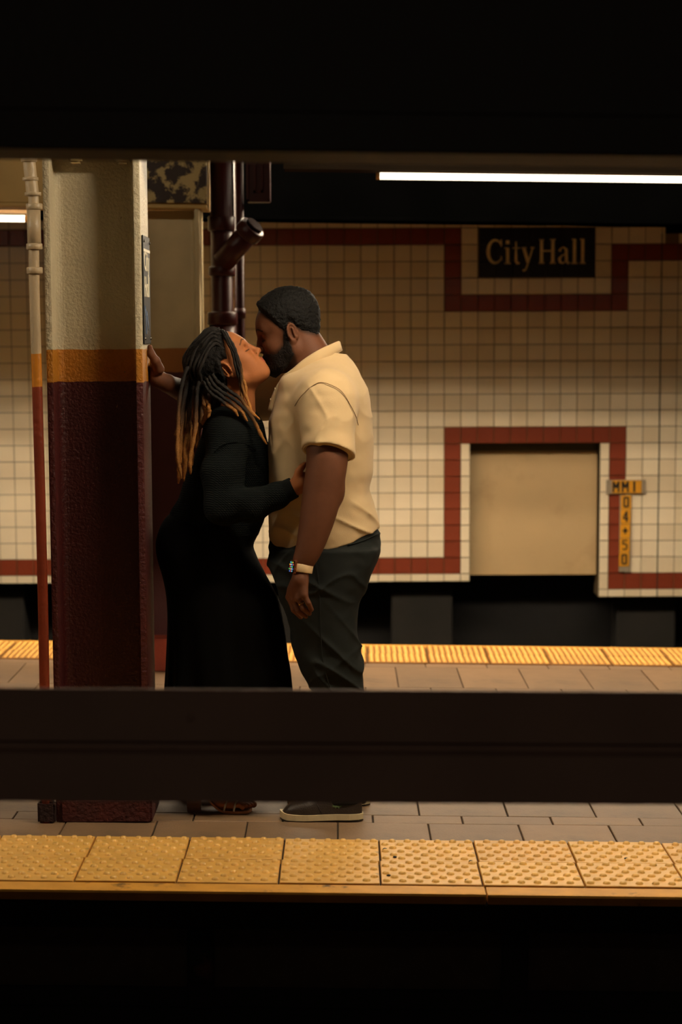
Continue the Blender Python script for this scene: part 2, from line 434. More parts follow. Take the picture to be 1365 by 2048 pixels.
# alcove
alc = box('alcove_panel', (AL0 - 0.05, YW + 0.16, AZ0), (AL1 + 0.05, YW + 0.28, AZ1), M_ALCOVE, wall)
box('alcove_shadow_strip', (AL0, YW + 0.13, AZ1 - 0.055), (AL1, YW + 0.162, AZ1), mat('alcove_shadow_paint', (96, 92, 62), 0.6, 0.1, 6), wall)  # dark olive strip: shade at the alcove top put into the colour
for s, xx in ((-1, AL0), (1, AL1)):
    box('alcove_jamb', (min(xx, xx - s * -0.012), YW + 0.02, AZ0), (max(xx, xx - s * -0.012), YW + 0.165, AZ1), M_ALCOVE, wall)
for xx in (AL0 + 0.13, AL1 - 0.12):
    box('alcove_panel_seam', (xx - 0.002, YW + 0.155, AZ0), (xx + 0.002, YW + 0.162, AZ1 - 0.055), M_ALCOVE, wall)

def tile_at(i, j):
    """None, 'c' cream or 'r' red for grid cell column i, row j"""
    if j == -13: return 'c' if i < 13 else None
    if j == -12 and i >= 14: return 'c'
    if 2 <= i <= 8 and -12 <= j <= -10: return None
    if j == -12 and i <= 0: return 'r'
    if j == -11 and i >= 10: return 'r'
    if i == 0 and -12 <= j <= -8: return 'r'
    if i == 10 and -11 <= j <= -8: return 'r'
    if j == -8 and 0 <= i <= 10: return 'r'
    if j == 0 and 0 <= i <= 10: return 'r'
    if i == 0 and 0 <= j <= 8: return 'r'
    if i == 10 and 0 <= j <= 9: return 'r'
    if j == 8 and i <= 0: return 'r'
    if j == 9 and i >= 10: return 'r'
    if 2 <= i <= 8 and j >= 1: return None
    if i <= 1 and j > 9: return None
    if i >= 9 and j > 10: return None
    return 'c'
tmeshes = {}
def wtile(wd, ht, kind):
    k = (round(wd, 4), round(ht, 4), kind)
    if k not in tmeshes:
        g = 0.0022
        me = box_mesh('wall_tile', (-wd / 2 + g, 0, -ht / 2 + g), (wd / 2 - g, 0.014, ht / 2 - g), 0.0025)
        me.materials.append({'r': M_RED, 'c': M_TILE, 'd': M_TILE2}[kind]); tmeshes[k] = me
    return tmeshes[k]
cells = []
for i in range(I0, I1 + 1):
    for j in range(-13, 11):
        t = tile_at(i, j)
        if t is None: continue
        xa, xb, za, zb_ = xcol(i), xcol(i + 1), zrow(j + 1), zrow(j)
        if j == -13: zb_ = zrow(-12.55)
        if j == -12 and i >= 14: zb_ = zrow(-11.6)
        if i == 1 and 1 <= j <= 9: xb = AL0
        if i == 9 and 1 <= j <= 10: xa = AL1
        if j == 9 and i <= 1: za = ZBL
        if j == 10 and i >= 9: za = ZBR
        if i < 9 and j == 10: continue
        if i == 13 and j in (-12, -13): xb = xcol(13.2)
        if zb_ - za < 0.02 or xb - xa < 0.02: continue
        cells.append((i, j, t, xa, xb, za, zb_))
def visible_weight(c):
    i, j, t, xa, xb, za, zb_ = c
    q = np.array([(xa + xb) / 2, YW, (za + zb_) / 2 - CAM_H]); wv = q @ CD
    px, py = 682.5 + FPX * (q @ CR) / wv, CY - FPX * (q @ CU) / wv
    if px < -20 or px > 1385 or py < 430: return 9e9
    if 90 < px < 545 or (px < 760 and 640 < py): return 5e4 + py
    return abs(px - 980) * 0.7 + abs(py - 900)
random.seed(2)
cream = sorted([c for c in cells if c[2] == 'c'], key=visible_weight)
red = sorted([c for c in cells if c[2] == 'r'], key=visible_weight)
def place_cells(lst, nmax, nm, rest_name, mt):
    rb = bmesh.new()
    for n, c in enumerate(lst):
        i, j, t, xa, xb, za, zb_ = c
        jut = random.uniform(-0.0015, 0.0015)
        if n < nmax:
            kd = t if t == 'r' else random.choice('ccd')
            o = link(nm, wtile(xb - xa, zb_ - za, kd), wall, None, ((xa + xb) / 2, YW + jut, (za + zb_) / 2))
            o.rotation_euler = (random.uniform(-.004, .004), 0, random.uniform(-.004, .004))
        else:
            add_box(rb, (xa + .0022, YW + jut, za + .0022), (xb - .0022, YW + 0.014, zb_ - .0022))
    if len(rb.verts): tag(bm_obj(rest_name, rb, mt, wall), kind='stuff')
    else: rb.free()
place_cells(cream, 300, 'wall_tile', 'wall_tiles_beyond', M_TILE)
place_cells(red, 200, 'red_tile', 'red_tiles_beyond', M_RED)
# expansion joint on the right
box('expansion_joint', (xcol(13.0) - 0.004, YW - 0.0015, ZBR), (xcol(13.0) + 0.003, YW + 0.012, zrow(-11.6)), M_SOOT, wall)

# recessed sooty wall under the tiling
low = empty('wall_back_lower'); tag(low, kind='structure')
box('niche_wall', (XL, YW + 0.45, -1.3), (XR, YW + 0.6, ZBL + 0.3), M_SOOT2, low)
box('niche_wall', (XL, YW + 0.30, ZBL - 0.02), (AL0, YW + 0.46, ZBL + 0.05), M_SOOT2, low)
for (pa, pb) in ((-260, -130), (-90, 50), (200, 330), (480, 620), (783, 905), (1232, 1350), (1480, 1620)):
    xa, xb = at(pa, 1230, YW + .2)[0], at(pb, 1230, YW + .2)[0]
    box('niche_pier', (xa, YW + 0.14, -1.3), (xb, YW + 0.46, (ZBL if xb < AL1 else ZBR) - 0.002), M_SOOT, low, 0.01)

# name panel in the wall, and its lettering
def stroke_mesh(strokes, depth, y_front=0.0):
    """flat letters: each stroke is a polyline with widths, turned into an extruded ribbon in the XZ plane"""
    V = []; Fc = []
    for pts, wd in strokes:
        pts = [Vector((p[0], 0, p[1])) for p in pts]
        n = len(pts)
        ws = wd if hasattr(wd, '__len__') else [wd] * n
        base = len(V)
        for i in range(n):
            t = (pts[min(i + 1, n - 1)] - pts[max(i - 1, 0)]).normalized()
            nr = Vector((-t.z, 0, t.x))
            for s in (1, -1):
                q = pts[i] + nr * s * ws[i] / 2
                V.append((q.x, y_front, q.z)); V.append((q.x, y_front + depth, q.z))
        for i in range(n - 1):
            a = base + i * 4; b = a + 4
            Fc += [(a, a + 2, b + 2, b), (a + 1, b + 1, b + 3, a + 3), (a, b, b + 1, a + 1), (a + 2, a + 3, b + 3, b + 2)]
        a = base; b = base + (n - 1) * 4
        Fc += [(a, a + 1, a + 3, a + 2), (b, b + 2, b + 3, b + 1)]
    me = mesh_from('lettering', V, Fc)
    bm = bmesh.new(); bm.from_mesh(me); bmesh.ops.recalc_face_normals(bm, faces=bm.faces); bm.to_mesh(me); bm.free()
    return me
def arc(cx, cz, rx, rz, a0, a1, n=14):
    return [(cx + rx * math.cos(math.radians(a0 + (a1 - a0) * k / (n - 1))), cz + rz * math.sin(math.radians(a0 + (a1 - a0) * k / (n - 1)))) for k in range(n)]
def shift(st, dx, dz=0, s=1.0, sx=None):
    sx = s if sx is None else sx
    return [([(p[0] * sx + dx, p[1] * s + dz) for p in pts], [q * s for q in wd] if hasattr(wd, '__len__') else wd * s) for pts, wd in st]
TH, TN, SF = 0.13, 0.055, 0.05       # thick, thin, serif of a roman face (cap height 1)
def wv(n, a, b, c): return [np.interp(k / (n - 1), [0, .5, 1], [a, b, c]) for k in range(n)]
ROMAN = {
    'C': (0.74, [(arc(0.38, 0.5, 0.32, 0.46, 42, 318, 22), wv(22, TN, TH * 1.15, TN)), ([(0.64, 0.98), (0.64, 0.70)], SF), ([(0.64, 0.32), (0.66, 0.16)], SF)]),
    'i': (0.32, [([(0.16, 0.0), (0.16, 0.66)], TH), ([(0.02, 0.02), (0.30, 0.02)], SF), ([(0.03, 0.64), (0.16, 0.64)], SF), ([(0.16, 0.80), (0.16, 0.94)], 0.14)]),
    't': (0.40, [([(0.18, 0.90), (0.18, 0.12), (0.24, 0.03), (0.36, 0.04)], [0.05, TH, TH * .8, TN]), ([(0.03, 0.64), (0.36, 0.64)], SF)]),
    'y': (0.56, [([(0.10, 0.65), (0.30, 0.05)], TH), ([(0.50, 0.65), (0.28, 0.0), (0.18, -0.24), (0.06, -0.26)], [TN, TN, TN, 0.10]), ([(0.0, 0.65), (0.22, 0.65)], SF), ([(0.40, 0.65), (0.58, 0.65)], SF)]),
    'H': (0.86, [([(0.17, 0.0), (0.17, 1.0)], TH), ([(0.67, 0.0), (0.67, 1.0)], TH), ([(0.17, 0.52), (0.67, 0.52)], TN)] + [([(x - 0.13, z), (x + 0.13, z)], SF) for x in (0.17, 0.67) for z in (0.025, 0.975)]),
    'a': (0.56, [([(0.08, 0.50), (0.14, 0.63), (0.27, 0.66), (0.38, 0.58), (0.39, 0.10), (0.46, 0.02), (0.54, 0.05)], [0.1, TN, TN, TH * .9, TH, TH * .7, TN]), ([(0.39, 0.40), (0.18, 0.33), (0.08, 0.20), (0.12, 0.06), (0.24, 0.02), (0.39, 0.14)], [TN, TN, TH, TH * .9, TN, TN])]),
    'l': (0.33, [([(0.16, 0.0), (0.16, 1.0)], TH), ([(0.02, 0.02), (0.30, 0.02)], SF), ([(0.03, 0.98), (0.16, 0.98)], SF)]),
    ' ': (0.10, []),
}
def set_text(font, text, gap=0.03):
    out = []; x = 0
    for ch in text:
        wd, st = font[ch]; out += shift(st, x); x += wd + gap
    return out, x - gap
def board_sign(name_, x0, x1, z0, z1, y, label): pass
name_panel = empty('station_name_sign', ((xcol(2.07) + xcol(9.03)) / 2, YW, zrow(-9.02))); tag(name_panel, 'navy mosaic station name panel reading City Hall set in the tiled wall', 'sign')
bx0, by0, bz0 = name_panel.location
hw = (xcol(9.03) - xcol(2.07)) / 2; hh = zrow(-12.0) - zrow(-9.02)
# panel of mosaic tiles: three courses of seven
hp = (hh - 0.004) / 3; wp = 2 * hw / 7
mm = box_mesh('mosaic_tile', (-wp / 2 + .0012, 0, -hp / 2 + .0012), (wp / 2 - .0012, 0.014, hp / 2 - .0012), 0.002); mm.materials.append(M_NAVY)
for cc in range(7):
    for rr in range(3):
        link('mosaic_tile', mm, name_panel, None, (-hw + (cc + .5) * wp, 0.0, (rr + .5) * hp + 0.002))
st, wtot = set_text(ROMAN, 'City Hall')
sc = 0.158; sxx = 0.64 / wtot
me = stroke_mesh(shift(st, -0.325, 0.085, sc, sxx), 0.004, -0.0025)
link('lettering', me, name_panel, M_LETTER)

# survey marker on the wall: MM1 over 04+50
mk = at(1252, 974, YW); marker = empty('distance_marker', (mk[0], YW, mk[2])); tag(marker, 'yellow and black distance marker plate MM1 04+50 right of the alcove', 'sign')
def rel(px, py):
    p = at(px, py, YW - 0.02); return p[0] - mk[0], p[2] - mk[2]
xa, z1 = rel(1214, 960); xb, z0 = rel(1292, 988)
box('back_plate', (xa, -0.020, z0), (xb, -0.004, z1), M_MARK_GREY, marker, 0.002)
xa2, _ = rel(1225, 960); xb2, _ = rel(1283.5, 988)
box('yellow_plate', (xa2, -0.026, z0 + 0.006), (xb2, -0.018, z1 - 0.003), M_MARK_YEL, marker, 0.001)
xc, z2 = rel(1242, 990); xd, z3 = rel(1262, 1144)
box('back_plate', (xc - 0.004, -0.018, z3), (xd + 0.001, -0.004, z2), M_MARK_GREY, marker, 0.002)
z35 = rel(1250, 1133)[1]
plate_w = (xd - xc) * 0.92
BLOCK = {   # plain block figures in a unit-high cell
    'M': [([(0.08, 0), (0.08, 1)], .17), ([(0.62, 0), (0.62, 1)], .17), ([(0.08, 0.97), (0.35, 0.40)], .17), ([(0.62, 0.97), (0.35, 0.40)], .17)],
    '1': [([(0.35, 0), (0.35, 1)], .18)],
    '0': [([(0.12, .08), (0.12, .92), (0.2, 1 - .08), (0.5, 1 - .08), (0.58, .92), (0.58, .08), (0.5, .08), (0.12, .08)], .17)],
    '4': [([(0.46, 0), (0.46, 1.0)], .17), ([(0.44, 0.95), (0.08, 0.34)], .14), ([(0.05, 0.30), (0.66, 0.30)], .15)],
    '+': [([(0.05, 0.5), (0.65, 0.5)], .16), ([(0.35, 0.2), (0.35, 0.8)], .16)],
    '5': [([(0.62, 0.93), (0.14, 0.93), (0.13, 0.56)], .15), ([(0.13, 0.58), (0.36, 0.64), (0.56, 0.52), (0.60, 0.32), (0.52, 0.12), (0.32, 0.07), (0.10, 0.14)], .15)],
}
ht = (z1 - z0) * 0.78
for k, ch in enumerate('MM1'):
    xk, _ = rel((1226, 1244.5, 1262.5)[k], 974)
    link('character', stroke_mesh(shift(BLOCK[ch], xk, z0 + (z1 - z0) * 0.13, ht, ht * 0.86), 0.003, -0.0285), marker, M_MARK_BLACK)
dz = (z2 - z35) / 5
for k, ch in enumerate('04+50'):
    zz = z2 - (k + 1) * dz
    xm = (xc + xd) / 2 - 0.003 - (k - 2) * 0.002
    box('yellow_plate', (xm - plate_w / 2, -0.024, zz + 0.002), (xm + plate_w / 2, -0.016, zz + dz - 0.002), M_MARK_YEL, marker, 0.001)
    h_ = dz * 0.74
    link('character', stroke_mesh(shift(BLOCK[ch], xm - 0.35 * h_ * .80, zz + dz * 0.14, h_, h_ * .80), 0.003, -0.0265), marker, M_MARK_BLACK)

# ------------------------------------------------------------------ ceiling, girders, foreground steel
ce = box('ceiling', (-XW, -2.0, 2.95), (XW, 16.6, 3.05), M_CEIL); ce.rotation_euler = (0, GRADE, 0); tag(ce, kind='structure')

def girder(label, y0, y1, z0, z1, x0, x1, mt, flange=0.02, lip=0.05, cat='girder'):
    g = empty('steel_girder', (0, 0, 0), (0, GRADE, 0)); tag(g, label, cat)
    yc = (y0 + y1) / 2
    box('bottom_flange', (x0, y0, z0), (x1, y1, z0 + flange), mt, g, 0.004)
    box('top_flange', (x0, y0, z1 - flange), (x1, y1, z1), mt, g, 0.004)
    box('web', (x0, y0 + lip, z0 + flange), (x1, y1 - lip, z1 - flange), mt, g)
    return g
YG = 8.04
g1 = girder('cream painted girder resting on the near column', YG - 0.02, YG + 0.34, 2.235, 2.93, -XW, XW, M_GIRDER, 0.022, 0.05)
for px, py, sz in ((130, 316, 1), (225, 314, 1)):
    p = at(px, py, YG + 0.06)
    bm = bmesh.new(); add_box(bm, (-0.022, -0.02, -0.03), (0.022, 0.03, 0.03)); bmesh.ops.bevel(bm, geom=list(bm.edges), offset=0.008, segments=2, affect='EDGES')
    o = bm_obj('flange_clip', bm, M_GIRDER, g1); o.location = (p[0], p[1], 2.218)
# far girder over the rear column, peeling by the column
g2 = girder('ochre painted far girder on the left, flaking beside the rear column', 11.72, 12.05, 2.225, 2.93, -XW, -0.665, M_OCHRE, 0.022, 0.0)
pl0, pl1 = -1.03, -0.665
box('flaking_face', (pl0, 11.70, 2.25), (pl1, 11.722, 2.93), M_PEEL, g2, 0.003)
# curved gusset at its end
gp = [(-0.665, 2.28), (-0.660, 2.40), (-0.652, 2.48), (-0.640, 2.54), (-0.625, 2.60)]
V = []; Fc = []
for (gx, gz) in gp:
    for yy in (11.72, 11.80): V += [(gx, yy, gz), (gx - 0.014, yy, gz + 0.006)]
for i in range(len(gp) - 1):
    a = i * 4; b = a + 4
    Fc += [(a, b, b + 1, a + 1), (a + 2, a + 3, b + 3, b + 2), (a, a + 2, b + 2, b), (a + 1, b + 1, b + 3, a + 3)]
link('gusset_edge', mesh_from('gusset_edge', V, Fc), g2, M_GIRDER)
# black girder over the far track, which shades the top of the tiled wall
zg = at(700, 441, 13.4)[2]
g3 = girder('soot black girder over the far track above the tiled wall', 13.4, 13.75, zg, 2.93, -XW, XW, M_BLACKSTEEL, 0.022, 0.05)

# foreground girder (top of the frame) and guard rail (bar across the lower third), both between the tracks
YF = 4.6
zl = at(682, 305, YF)[2]
g4 = girder('dark maroon foreground girder across the top of the view', YF, YF + 0.3, zl, zl + 0.62, -2.2, 2.2, M_MAROON, 0.075, 0.02)
zt_, zb_ = at(682, 1381, YF)[2], at(682, 1606, YF)[2]
rail = empty('guard_rail', (0, 0, 0), (0, 0.0105, 0)); tag(rail, 'dark brown channel steel rail crossing the foreground in front of the couple', 'rail')
hgt = zt_ - zb_
bm = bmesh.new()
# channel section swept along x: upper leaf, recessed groove, lower leaf
sec = [(0.0, 0.0), (0.0, hgt * 0.43), (0.022, hgt * 0.455), (0.022, hgt * 0.515), (0.0, hgt * 0.54), (0.0, hgt * 0.985), (0.004, hgt), (0.010, hgt), (0.010, hgt * 0.55), (0.032, hgt * 0.53), (0.032, hgt * 0.44), (0.010, hgt * 0.42), (0.010, 0.0)]
vs = [[bm.verts.new((x, YF + yy, zb_ + zz)) for (yy, zz) in sec] for x in (-2.2, 2.2)]
n = len(sec)
for k in range(n):
    bm.faces.new((vs[0][k], vs[1][k], vs[1][(k + 1) % n], vs[0][(k + 1) % n]))
bm.faces.new(vs[0]); bm.faces.new(list(reversed(vs[1])))
bmesh.ops.recalc_face_normals(bm, faces=bm.faces)
bm_obj('channel', bm, M_BAR, rail)
for xx in (-2.1, 2.1):
    box('rail_post', (xx - 0.06, YF + 0.033, -1.25), (xx + 0.06, YF + 0.17, zt_), M_BAR, rail, 0.006)
for xx in (-1.3, -0.3, 0.7):
    bm = bmesh.new(); bmesh.ops.create_uvsphere(bm, u_segments=10, v_segments=6, radius=0.008)
    for v in bm.verts: v.co.y *= 0.5
    o = bm_obj('rivet', bm, M_BAR, rail, True); o.location = (xx, YF, zb_ + hgt * 0.75)

# ------------------------------------------------------------------ columns
def h_column(label, x0, x1, y0, y1, z1, mt, tf=0.022, name='steel_column', fillet=True):
    c = empty(name, ((x0 + x1) / 2, (y0 + y1) / 2, -GRADE * (x0 + x1) / 2)); tag(c, label, 'column', 'station columns')
    X, Yh = (x1 - x0) / 2, (y1 - y0) / 2
    box('flange', (-X, -Yh, 0), (-X + tf, Yh, z1), mt, c, 0.006, 2)
    box('flange', (X - tf, -Yh, 0), (X, Yh, z1), mt, c, 0.006, 2)
    # web with rounded fillets thick with paint
    r = 0.028; sec = []
    wy = 0.012
    xi = X - tf
    for k in range(6):
        a = math.pi / 2 * k / 5
        sec.append((-xi + r - r * math.cos(a) - 0.0, -wy - r + r * math.sin(a)))
    for k in range(6):
        a = math.pi / 2 * (1 - k / 5)
        sec.append((xi - r + r * math.cos(a), -wy - r + r * math.sin(a)))
    sec2 = sec + [(p[0], -p[1]) for p in reversed(sec)]
    V = []; Fc = []
    for z in (0, z1):
        V += [(p[0], p[1], z) for p in sec2]
    n = len(sec2)
    for k in range(n): Fc.append((k, (k + 1) % n, n + (k + 1) % n, n + k))
    link('web', mesh_from('web', V, Fc, False), c, mt)
    return c
cx0 = at(93.5, 760, 8.03)[0]; cx1 = at(286, 760, 8.03)[0]
CY0, CY1 = 8.03, 8.35
col1 = h_column('cream, ochre and oxblood painted steel column the man leans a hand on', cx0, cx1, CY0, CY1, 2.232, M_COL)
X = (cx1 - cx0) / 2
# concrete foot of the near column
bm = bmesh.new(); add_box(bm, (-X + 0.012, -0.168, -0.005), (X + 0.008, 0.168, 0.085))
bmesh.ops.bevel(bm, geom=list(bm.edges), offset=0.010, segments=2, affect='EDGES')
bm_obj('column_foot', bm, mat('column_foot_paint', (70, 22, 14), 0.9, 0.3, 20, 0.8, 70), col1)
# sign on the right side of the near column
sg0 = at(288, 470, 8.06)[2] + GRADE * 0; sg1 = at(290, 688, 8.06)[2]
sign = empty('column_sign', (cx1 + 0.0015, 8.05, (sg0 + sg1) / 2)); tag(sign, 'narrow black column plate reading City Hall above the hand', 'sign')
sh = (sg0 - sg1) / 2
SD = 0.27
box('plate', (0, 0, -sh), (0.005, SD, sh), M_SIGN_BLACK, sign, 0.001)
box('stripe', (0.0045, 0.004, sh - 0.052), (0.0062, SD - 0.004, sh - 0.043), M_WHITE, sign)
for yy in (0.02, SD - 0.02):
    for zz in (-sh + 0.018, sh - 0.018):
        bm = bmesh.new(); bmesh.ops.create_cone(bm, cap_ends=True, segments=8, radius1=0.006, radius2=0.004, depth=0.004, matrix=Matrix.Rotation(math.pi / 2, 4, 'Y'))
        o = bm_obj('screw', bm, M_SCREW, sign); o.location = (0.007, yy, zz)
SANS = {
    'C': (0.70, [(arc(0.36, 0.5, 0.28, 0.42, 45, 315, 16), 0.15)]),
    'i': (0.26, [([(0.13, 0), (0.13, 0.68)], .15), ([(0.13, 0.82), (0.13, 0.98)], .15)]),
    't': (0.40, [([(0.18, 0.92), (0.18, 0.08), (0.36, 0.06)], .14), ([(0.02, 0.64), (0.38, 0.64)], .13)]),
    'y': (0.56, [([(0.06, 0.68), (0.28, 0.04)], .14), ([(0.52, 0.68), (0.24, -0.22), (0.06, -0.22)], .14)]),
    'H': (0.76, [([(0.12, 0), (0.12, 1)], .16), ([(0.62, 0), (0.62, 1)], .16), ([(0.12, 0.52), (0.62, 0.52)], .14)]),
    'a': (0.56, [(arc(0.26, 0.32, 0.19, 0.26, 0, 360, 16), .14), ([(0.46, 0), (0.46, 0.66)], .15)]),
    'l': (0.26, [([(0.13, 0), (0.13, 1)], .15)]),
}
for word, zz in (('City', 0.062), ('Hall', -0.022)):
    st, wt = set_text(SANS, word, 0.05)
    me = stroke_mesh(shift(st, 0.02, zz, 0.066, 0.205 / wt), 0.002, 0)
    o = link('lettering', me, sign, M_WHITE, (0.0065, 0, 0), (0, 0, math.pi / 2))
# wave-like blue print under the words
st = [([(0.03 + 0.05 * math.sin(t * 1.7), -0.06 - 0.085 * t) for t in np.linspace(0, 1, 8)], 0.022), ([(0.10, -0.075), (0.16, -0.125)], 0.02)]
link('blue_print', stroke_mesh(st, 0.002, 0), sign, M_BLUE, (0.0065, 0, 0), (0, 0, math.pi / 2))

# rear column
rx1 = at(400, 600, 11.72)[0]
col2 = h_column('rear painted steel column seen behind the near one', rx1 - 0.34, rx1, 11.72, 12.05, 2.222, M_COL2)
bm = bmesh.new(); add_box(bm, (-0.18, -0.19, -0.004), (0.18, 0.19, 0.16)); bmesh.ops.bevel(bm, geom=list(bm.edges), offset=0.01, segments=2, affect='EDGES')
bm_obj('column_foot', bm, mat('rear_foot_paint', (140, 50, 24), 0.7, 0.15, 12, 0.2, 40), col2)

# conduit on the near column's left side: joints, couplings and a set-off at the top
con = empty('conduit_pipe', (0, 0, 0)); tag(con, 'slim banded conduit pipe clipped to the left of the near column', 'pipe')
YC = 8.02
def cp(px, py): return at(px, py, YC)
pb = cp(93, 1640); pb[2] = -GRADE * pb[0]
tube('pipe', spline([cp(57, 308), cp(60, 340), cp(65, 385), cp(67.5, 410), cp(68.5, 560), cp(74, 760), cp(82.5, 1060), cp(88.5, 1340), pb], 40), [0.0205] * 12 + [0.0172] * 28, M_PIPE_BAND, con, 16)
for (px, py, hgt_, r) in ((58, 318, 0.02, 0.027), (61, 358, 0.012, 0.026), (66, 388, 0.012, 0.027), (68.5, 413, 0.02, 0.027), (68.8, 493, 0.02, 0.0265), (69.3, 541, 0.022, 0.0265)):
    p = cp(px, py)
    tube('coupling', [p - np.array([0, 0, hgt_ / 2]), p - np.array([0, 0, hgt_ / 2.6]), p + np.array([0, 0, hgt_ / 2.6]), p + np.array([0, 0, hgt_ / 2])], [r * .9, r, r, r * .9], M_PIPE_BAND, con, 16)
tube('pipe_elbow_cover', [cp(67, 415), cp(69, 495)], 0.0225, M_PIPE_BAND, con, 16)
p = cp(94, 1625); p[2] = -GRADE * p[0]
bm = bmesh.new(); add_box(bm, (-0.03, -0.02, -0.003), (0.03, 0.03, 0.075)); bmesh.ops.bevel(bm, geom=list(bm.edges), offset=0.008, segments=2, affect='EDGES')
o = bm_obj('pipe_foot', bm, mat('pipe_foot_paint', (40, 16, 12), 0.9, 0.3, 30, 0.8, 70), con); o.location = (p[0], YC, p[2])

# red drain stack beside the rear column with its open branch
YD = 11.96
dr = empty('drain_stack', (0, 0, 0)); tag(dr, 'fat oxblood drain pipe with angled branch right of the rear column', 'pipe')
def dp_(px, py, y=YD): return at(px, py, y)
top = dp_(446, 250); bot = dp_(446, 700); bx = bot[0]
R1 = 0.053
tube('pipe', [(bx, YD, -GRADE * bx), (bx, YD, 2.9)], R1, M_PIPE_RED, dr, 24)
for (py0, py1, r) in ((432, 462, 0.066), (533, 552, 0.066), (624, 650, 0.074)):
    za, zb2 = dp_(441, py1)[2], dp_(441, py0)[2]
    tube('hub', [(bx, YD, za), (bx, YD, za + 0.006), (bx, YD, zb2 - 0.006), (bx, YD, zb2)], [r * .94, r, r, r * .94], M_PIPE_RED, dr, 24)
tube('pipe_body', [(bx, YD, dp_(441, 900)[2]), (bx, YD, dp_(441, 645)[2])], 0.066, M_PIPE_RED, dr, 24)
b0 = dp_(446, 525, YD - 0.03); b1 = dp_(500, 462, YD - 0.10)
dv = (b1 - b0) / np.linalg.norm(b1 - b0)
tube('branch', [b0, b1], 0.055, M_PIPE_RED, dr, 20)
tube('branch_hub', [b1 - dv * 0.03, b1 - dv * 0.024, b1 + dv * 0.024, b1 + dv * 0.03], [0.060, 0.067, 0.067, 0.060], M_PIPE_RED, dr, 20)
tube('branch_plug', [b1 + dv * 0.03, b1 + dv * 0.045], 0.045, M_PLUG, dr, 16)
sp = empty('slim_pipe', (0, 0, 0)); tag(sp, 'slim oxblood riser pipe just right of the fat drain pipe', 'pipe')
px_ = dp_(480, 600, 12.05)[0]
tube('pipe', [(px_, 12.05, -GRADE * px_), (px_, 12.05, 2.9)], 0.024, M_PIPE_RED, sp, 18)
for z_ in (0.5, 1.1, 1.72):
    tube('coupling', [(px_, 12.05, z_), (px_, 12.05, z_ + 0.05)], 0.029, M_PIPE_RED, sp, 18)
# hanging cabinet with stepped rim
q0 = at(493, 404, 12.0); q1 = at(540, 300, 12.0)
cab = empty('hanging_cabinet', ((q0[0] + q1[0]) / 2, 12.0, q0[2])); tag(cab, 'dark red cabinet with stepped rim hung under the ceiling', 'cabinet')
hw_ = (q1[0] - q0[0]) / 2
box('body', (-hw_, 0, 0), (hw_, 0.12, 2.96 - q0[2]), M_PIPE_RED, cab, 0.006)
for (t0, zz) in ((0.0, 0.0), (0.035, 0.045)):
    bm = bmesh.new()
    add_box(bm, (-hw_ + t0, -0.014, zz), (hw_ - t0, 0.0, zz + 0.012)); add_box(bm, (hw_ - t0 - 0.012, -0.014, zz), (hw_ - t0, 0.0, 2.85 - q0[2])); add_box(bm, (-hw_ + t0, -0.014, zz), (-hw_ + t0 + 0.012, 0.0, 2.85 - q0[2]))
    bm_obj('rim', bm, M_PIPE_RED, cab)

# ------------------------------------------------------------------ fluorescent lamps
def lamp(label, x0, x1, y, z, power, trough=(0.10, 0.075), seg=2, trough_x0=None, tr=0.0165, mt=M_TROUGH):
    o = empty('strip_light', ((x0 + x1) / 2, y, z - GRADE * (x0 + x1) / 2), (0, GRADE, 0)); tag(o, label, 'lamp', 'fluorescent strip lights')
    L_ = (x1 - x0) / 2
    tw, th = trough
    tx0 = -L_ - 0.03 if trough_x0 is None else trough_x0 - (x0 + x1) / 2
    bm = bmesh.new()
    # an inverted tray: roof and two slanted sides
    prof = [(-tw, 0.022), (-tw * 0.8, 0.022 + th), (tw * 0.8, 0.022 + th), (tw, 0.022), (tw - 0.006, 0.022), (tw * 0.8 - 0.006, 0.016 + th), (-tw * 0.8 + 0.006, 0.016 + th), (-tw + 0.006, 0.022)]
    vs = [[bm.verts.new((xx, a, b)) for a, b in prof] for xx in (tx0, L_ + 0.03)]
    n = len(prof)
    for k in range(n): bm.faces.new((vs[0][k], vs[1][k], vs[1][(k + 1) % n], vs[0][(k + 1) % n]))
    for e in vs:
        bm.faces.new((e[0], e[1], e[6], e[7])); bm.faces.new((e[1], e[2], e[5], e[6])); bm.faces.new((e[2], e[3], e[4], e[5]))
    bmesh.ops.recalc_face_normals(bm, faces=bm.faces)
    bm_obj('trough', bm, mt, o)
    em = mat('tube_glow', (255, 250, 240), 0.4, emis=LAMP_COL, estr=power)
    step = 2 * L_ / seg
    for k in range(seg):
        a, b = -L_ + k * step + 0.02, -L_ + (k + 1) * step - 0.02
        tube('tube', [(a, 0, 0), (b, 0, 0)], tr, em, o, 10)
        for e, s in ((a, -1), (b, 1)):
            tube('end_cap', [(e, 0, 0), (e + s * 0.018, 0, 0)], tr * 1.08, M_TUBE_END, o, 10)
    # hangers
    for xx in (-L_ * 0.6, L_ * 0.6):
        tube('hanger', [(xx, 0, 0.02 + th), (xx, 0, max(0.25, 2.93 - z))], 0.006, M_BLACKSTEEL, o, 6)
    return o
lamp('strip light over the near platform edge, hidden above the foreground girder', -0.10, 1.12, 7.36, 2.55, NEAR_POWER, seg=1)
lamp('second strip light over the near platform edge, out of view to the right', 1.75, 2.97, 7.36, 2.55, NEAR_POWER, seg=1)
lamp('third strip light over the near platform edge, out of view to the left', -3.3, -2.08, 7.36, 2.55, NEAR_POWER, seg=1)
lx0 = at(752, 353, 12.0)[0]; lz = at(1050, 355.5, 12.0)[2] + GRADE * at(1050, 355, 12.0)[0]
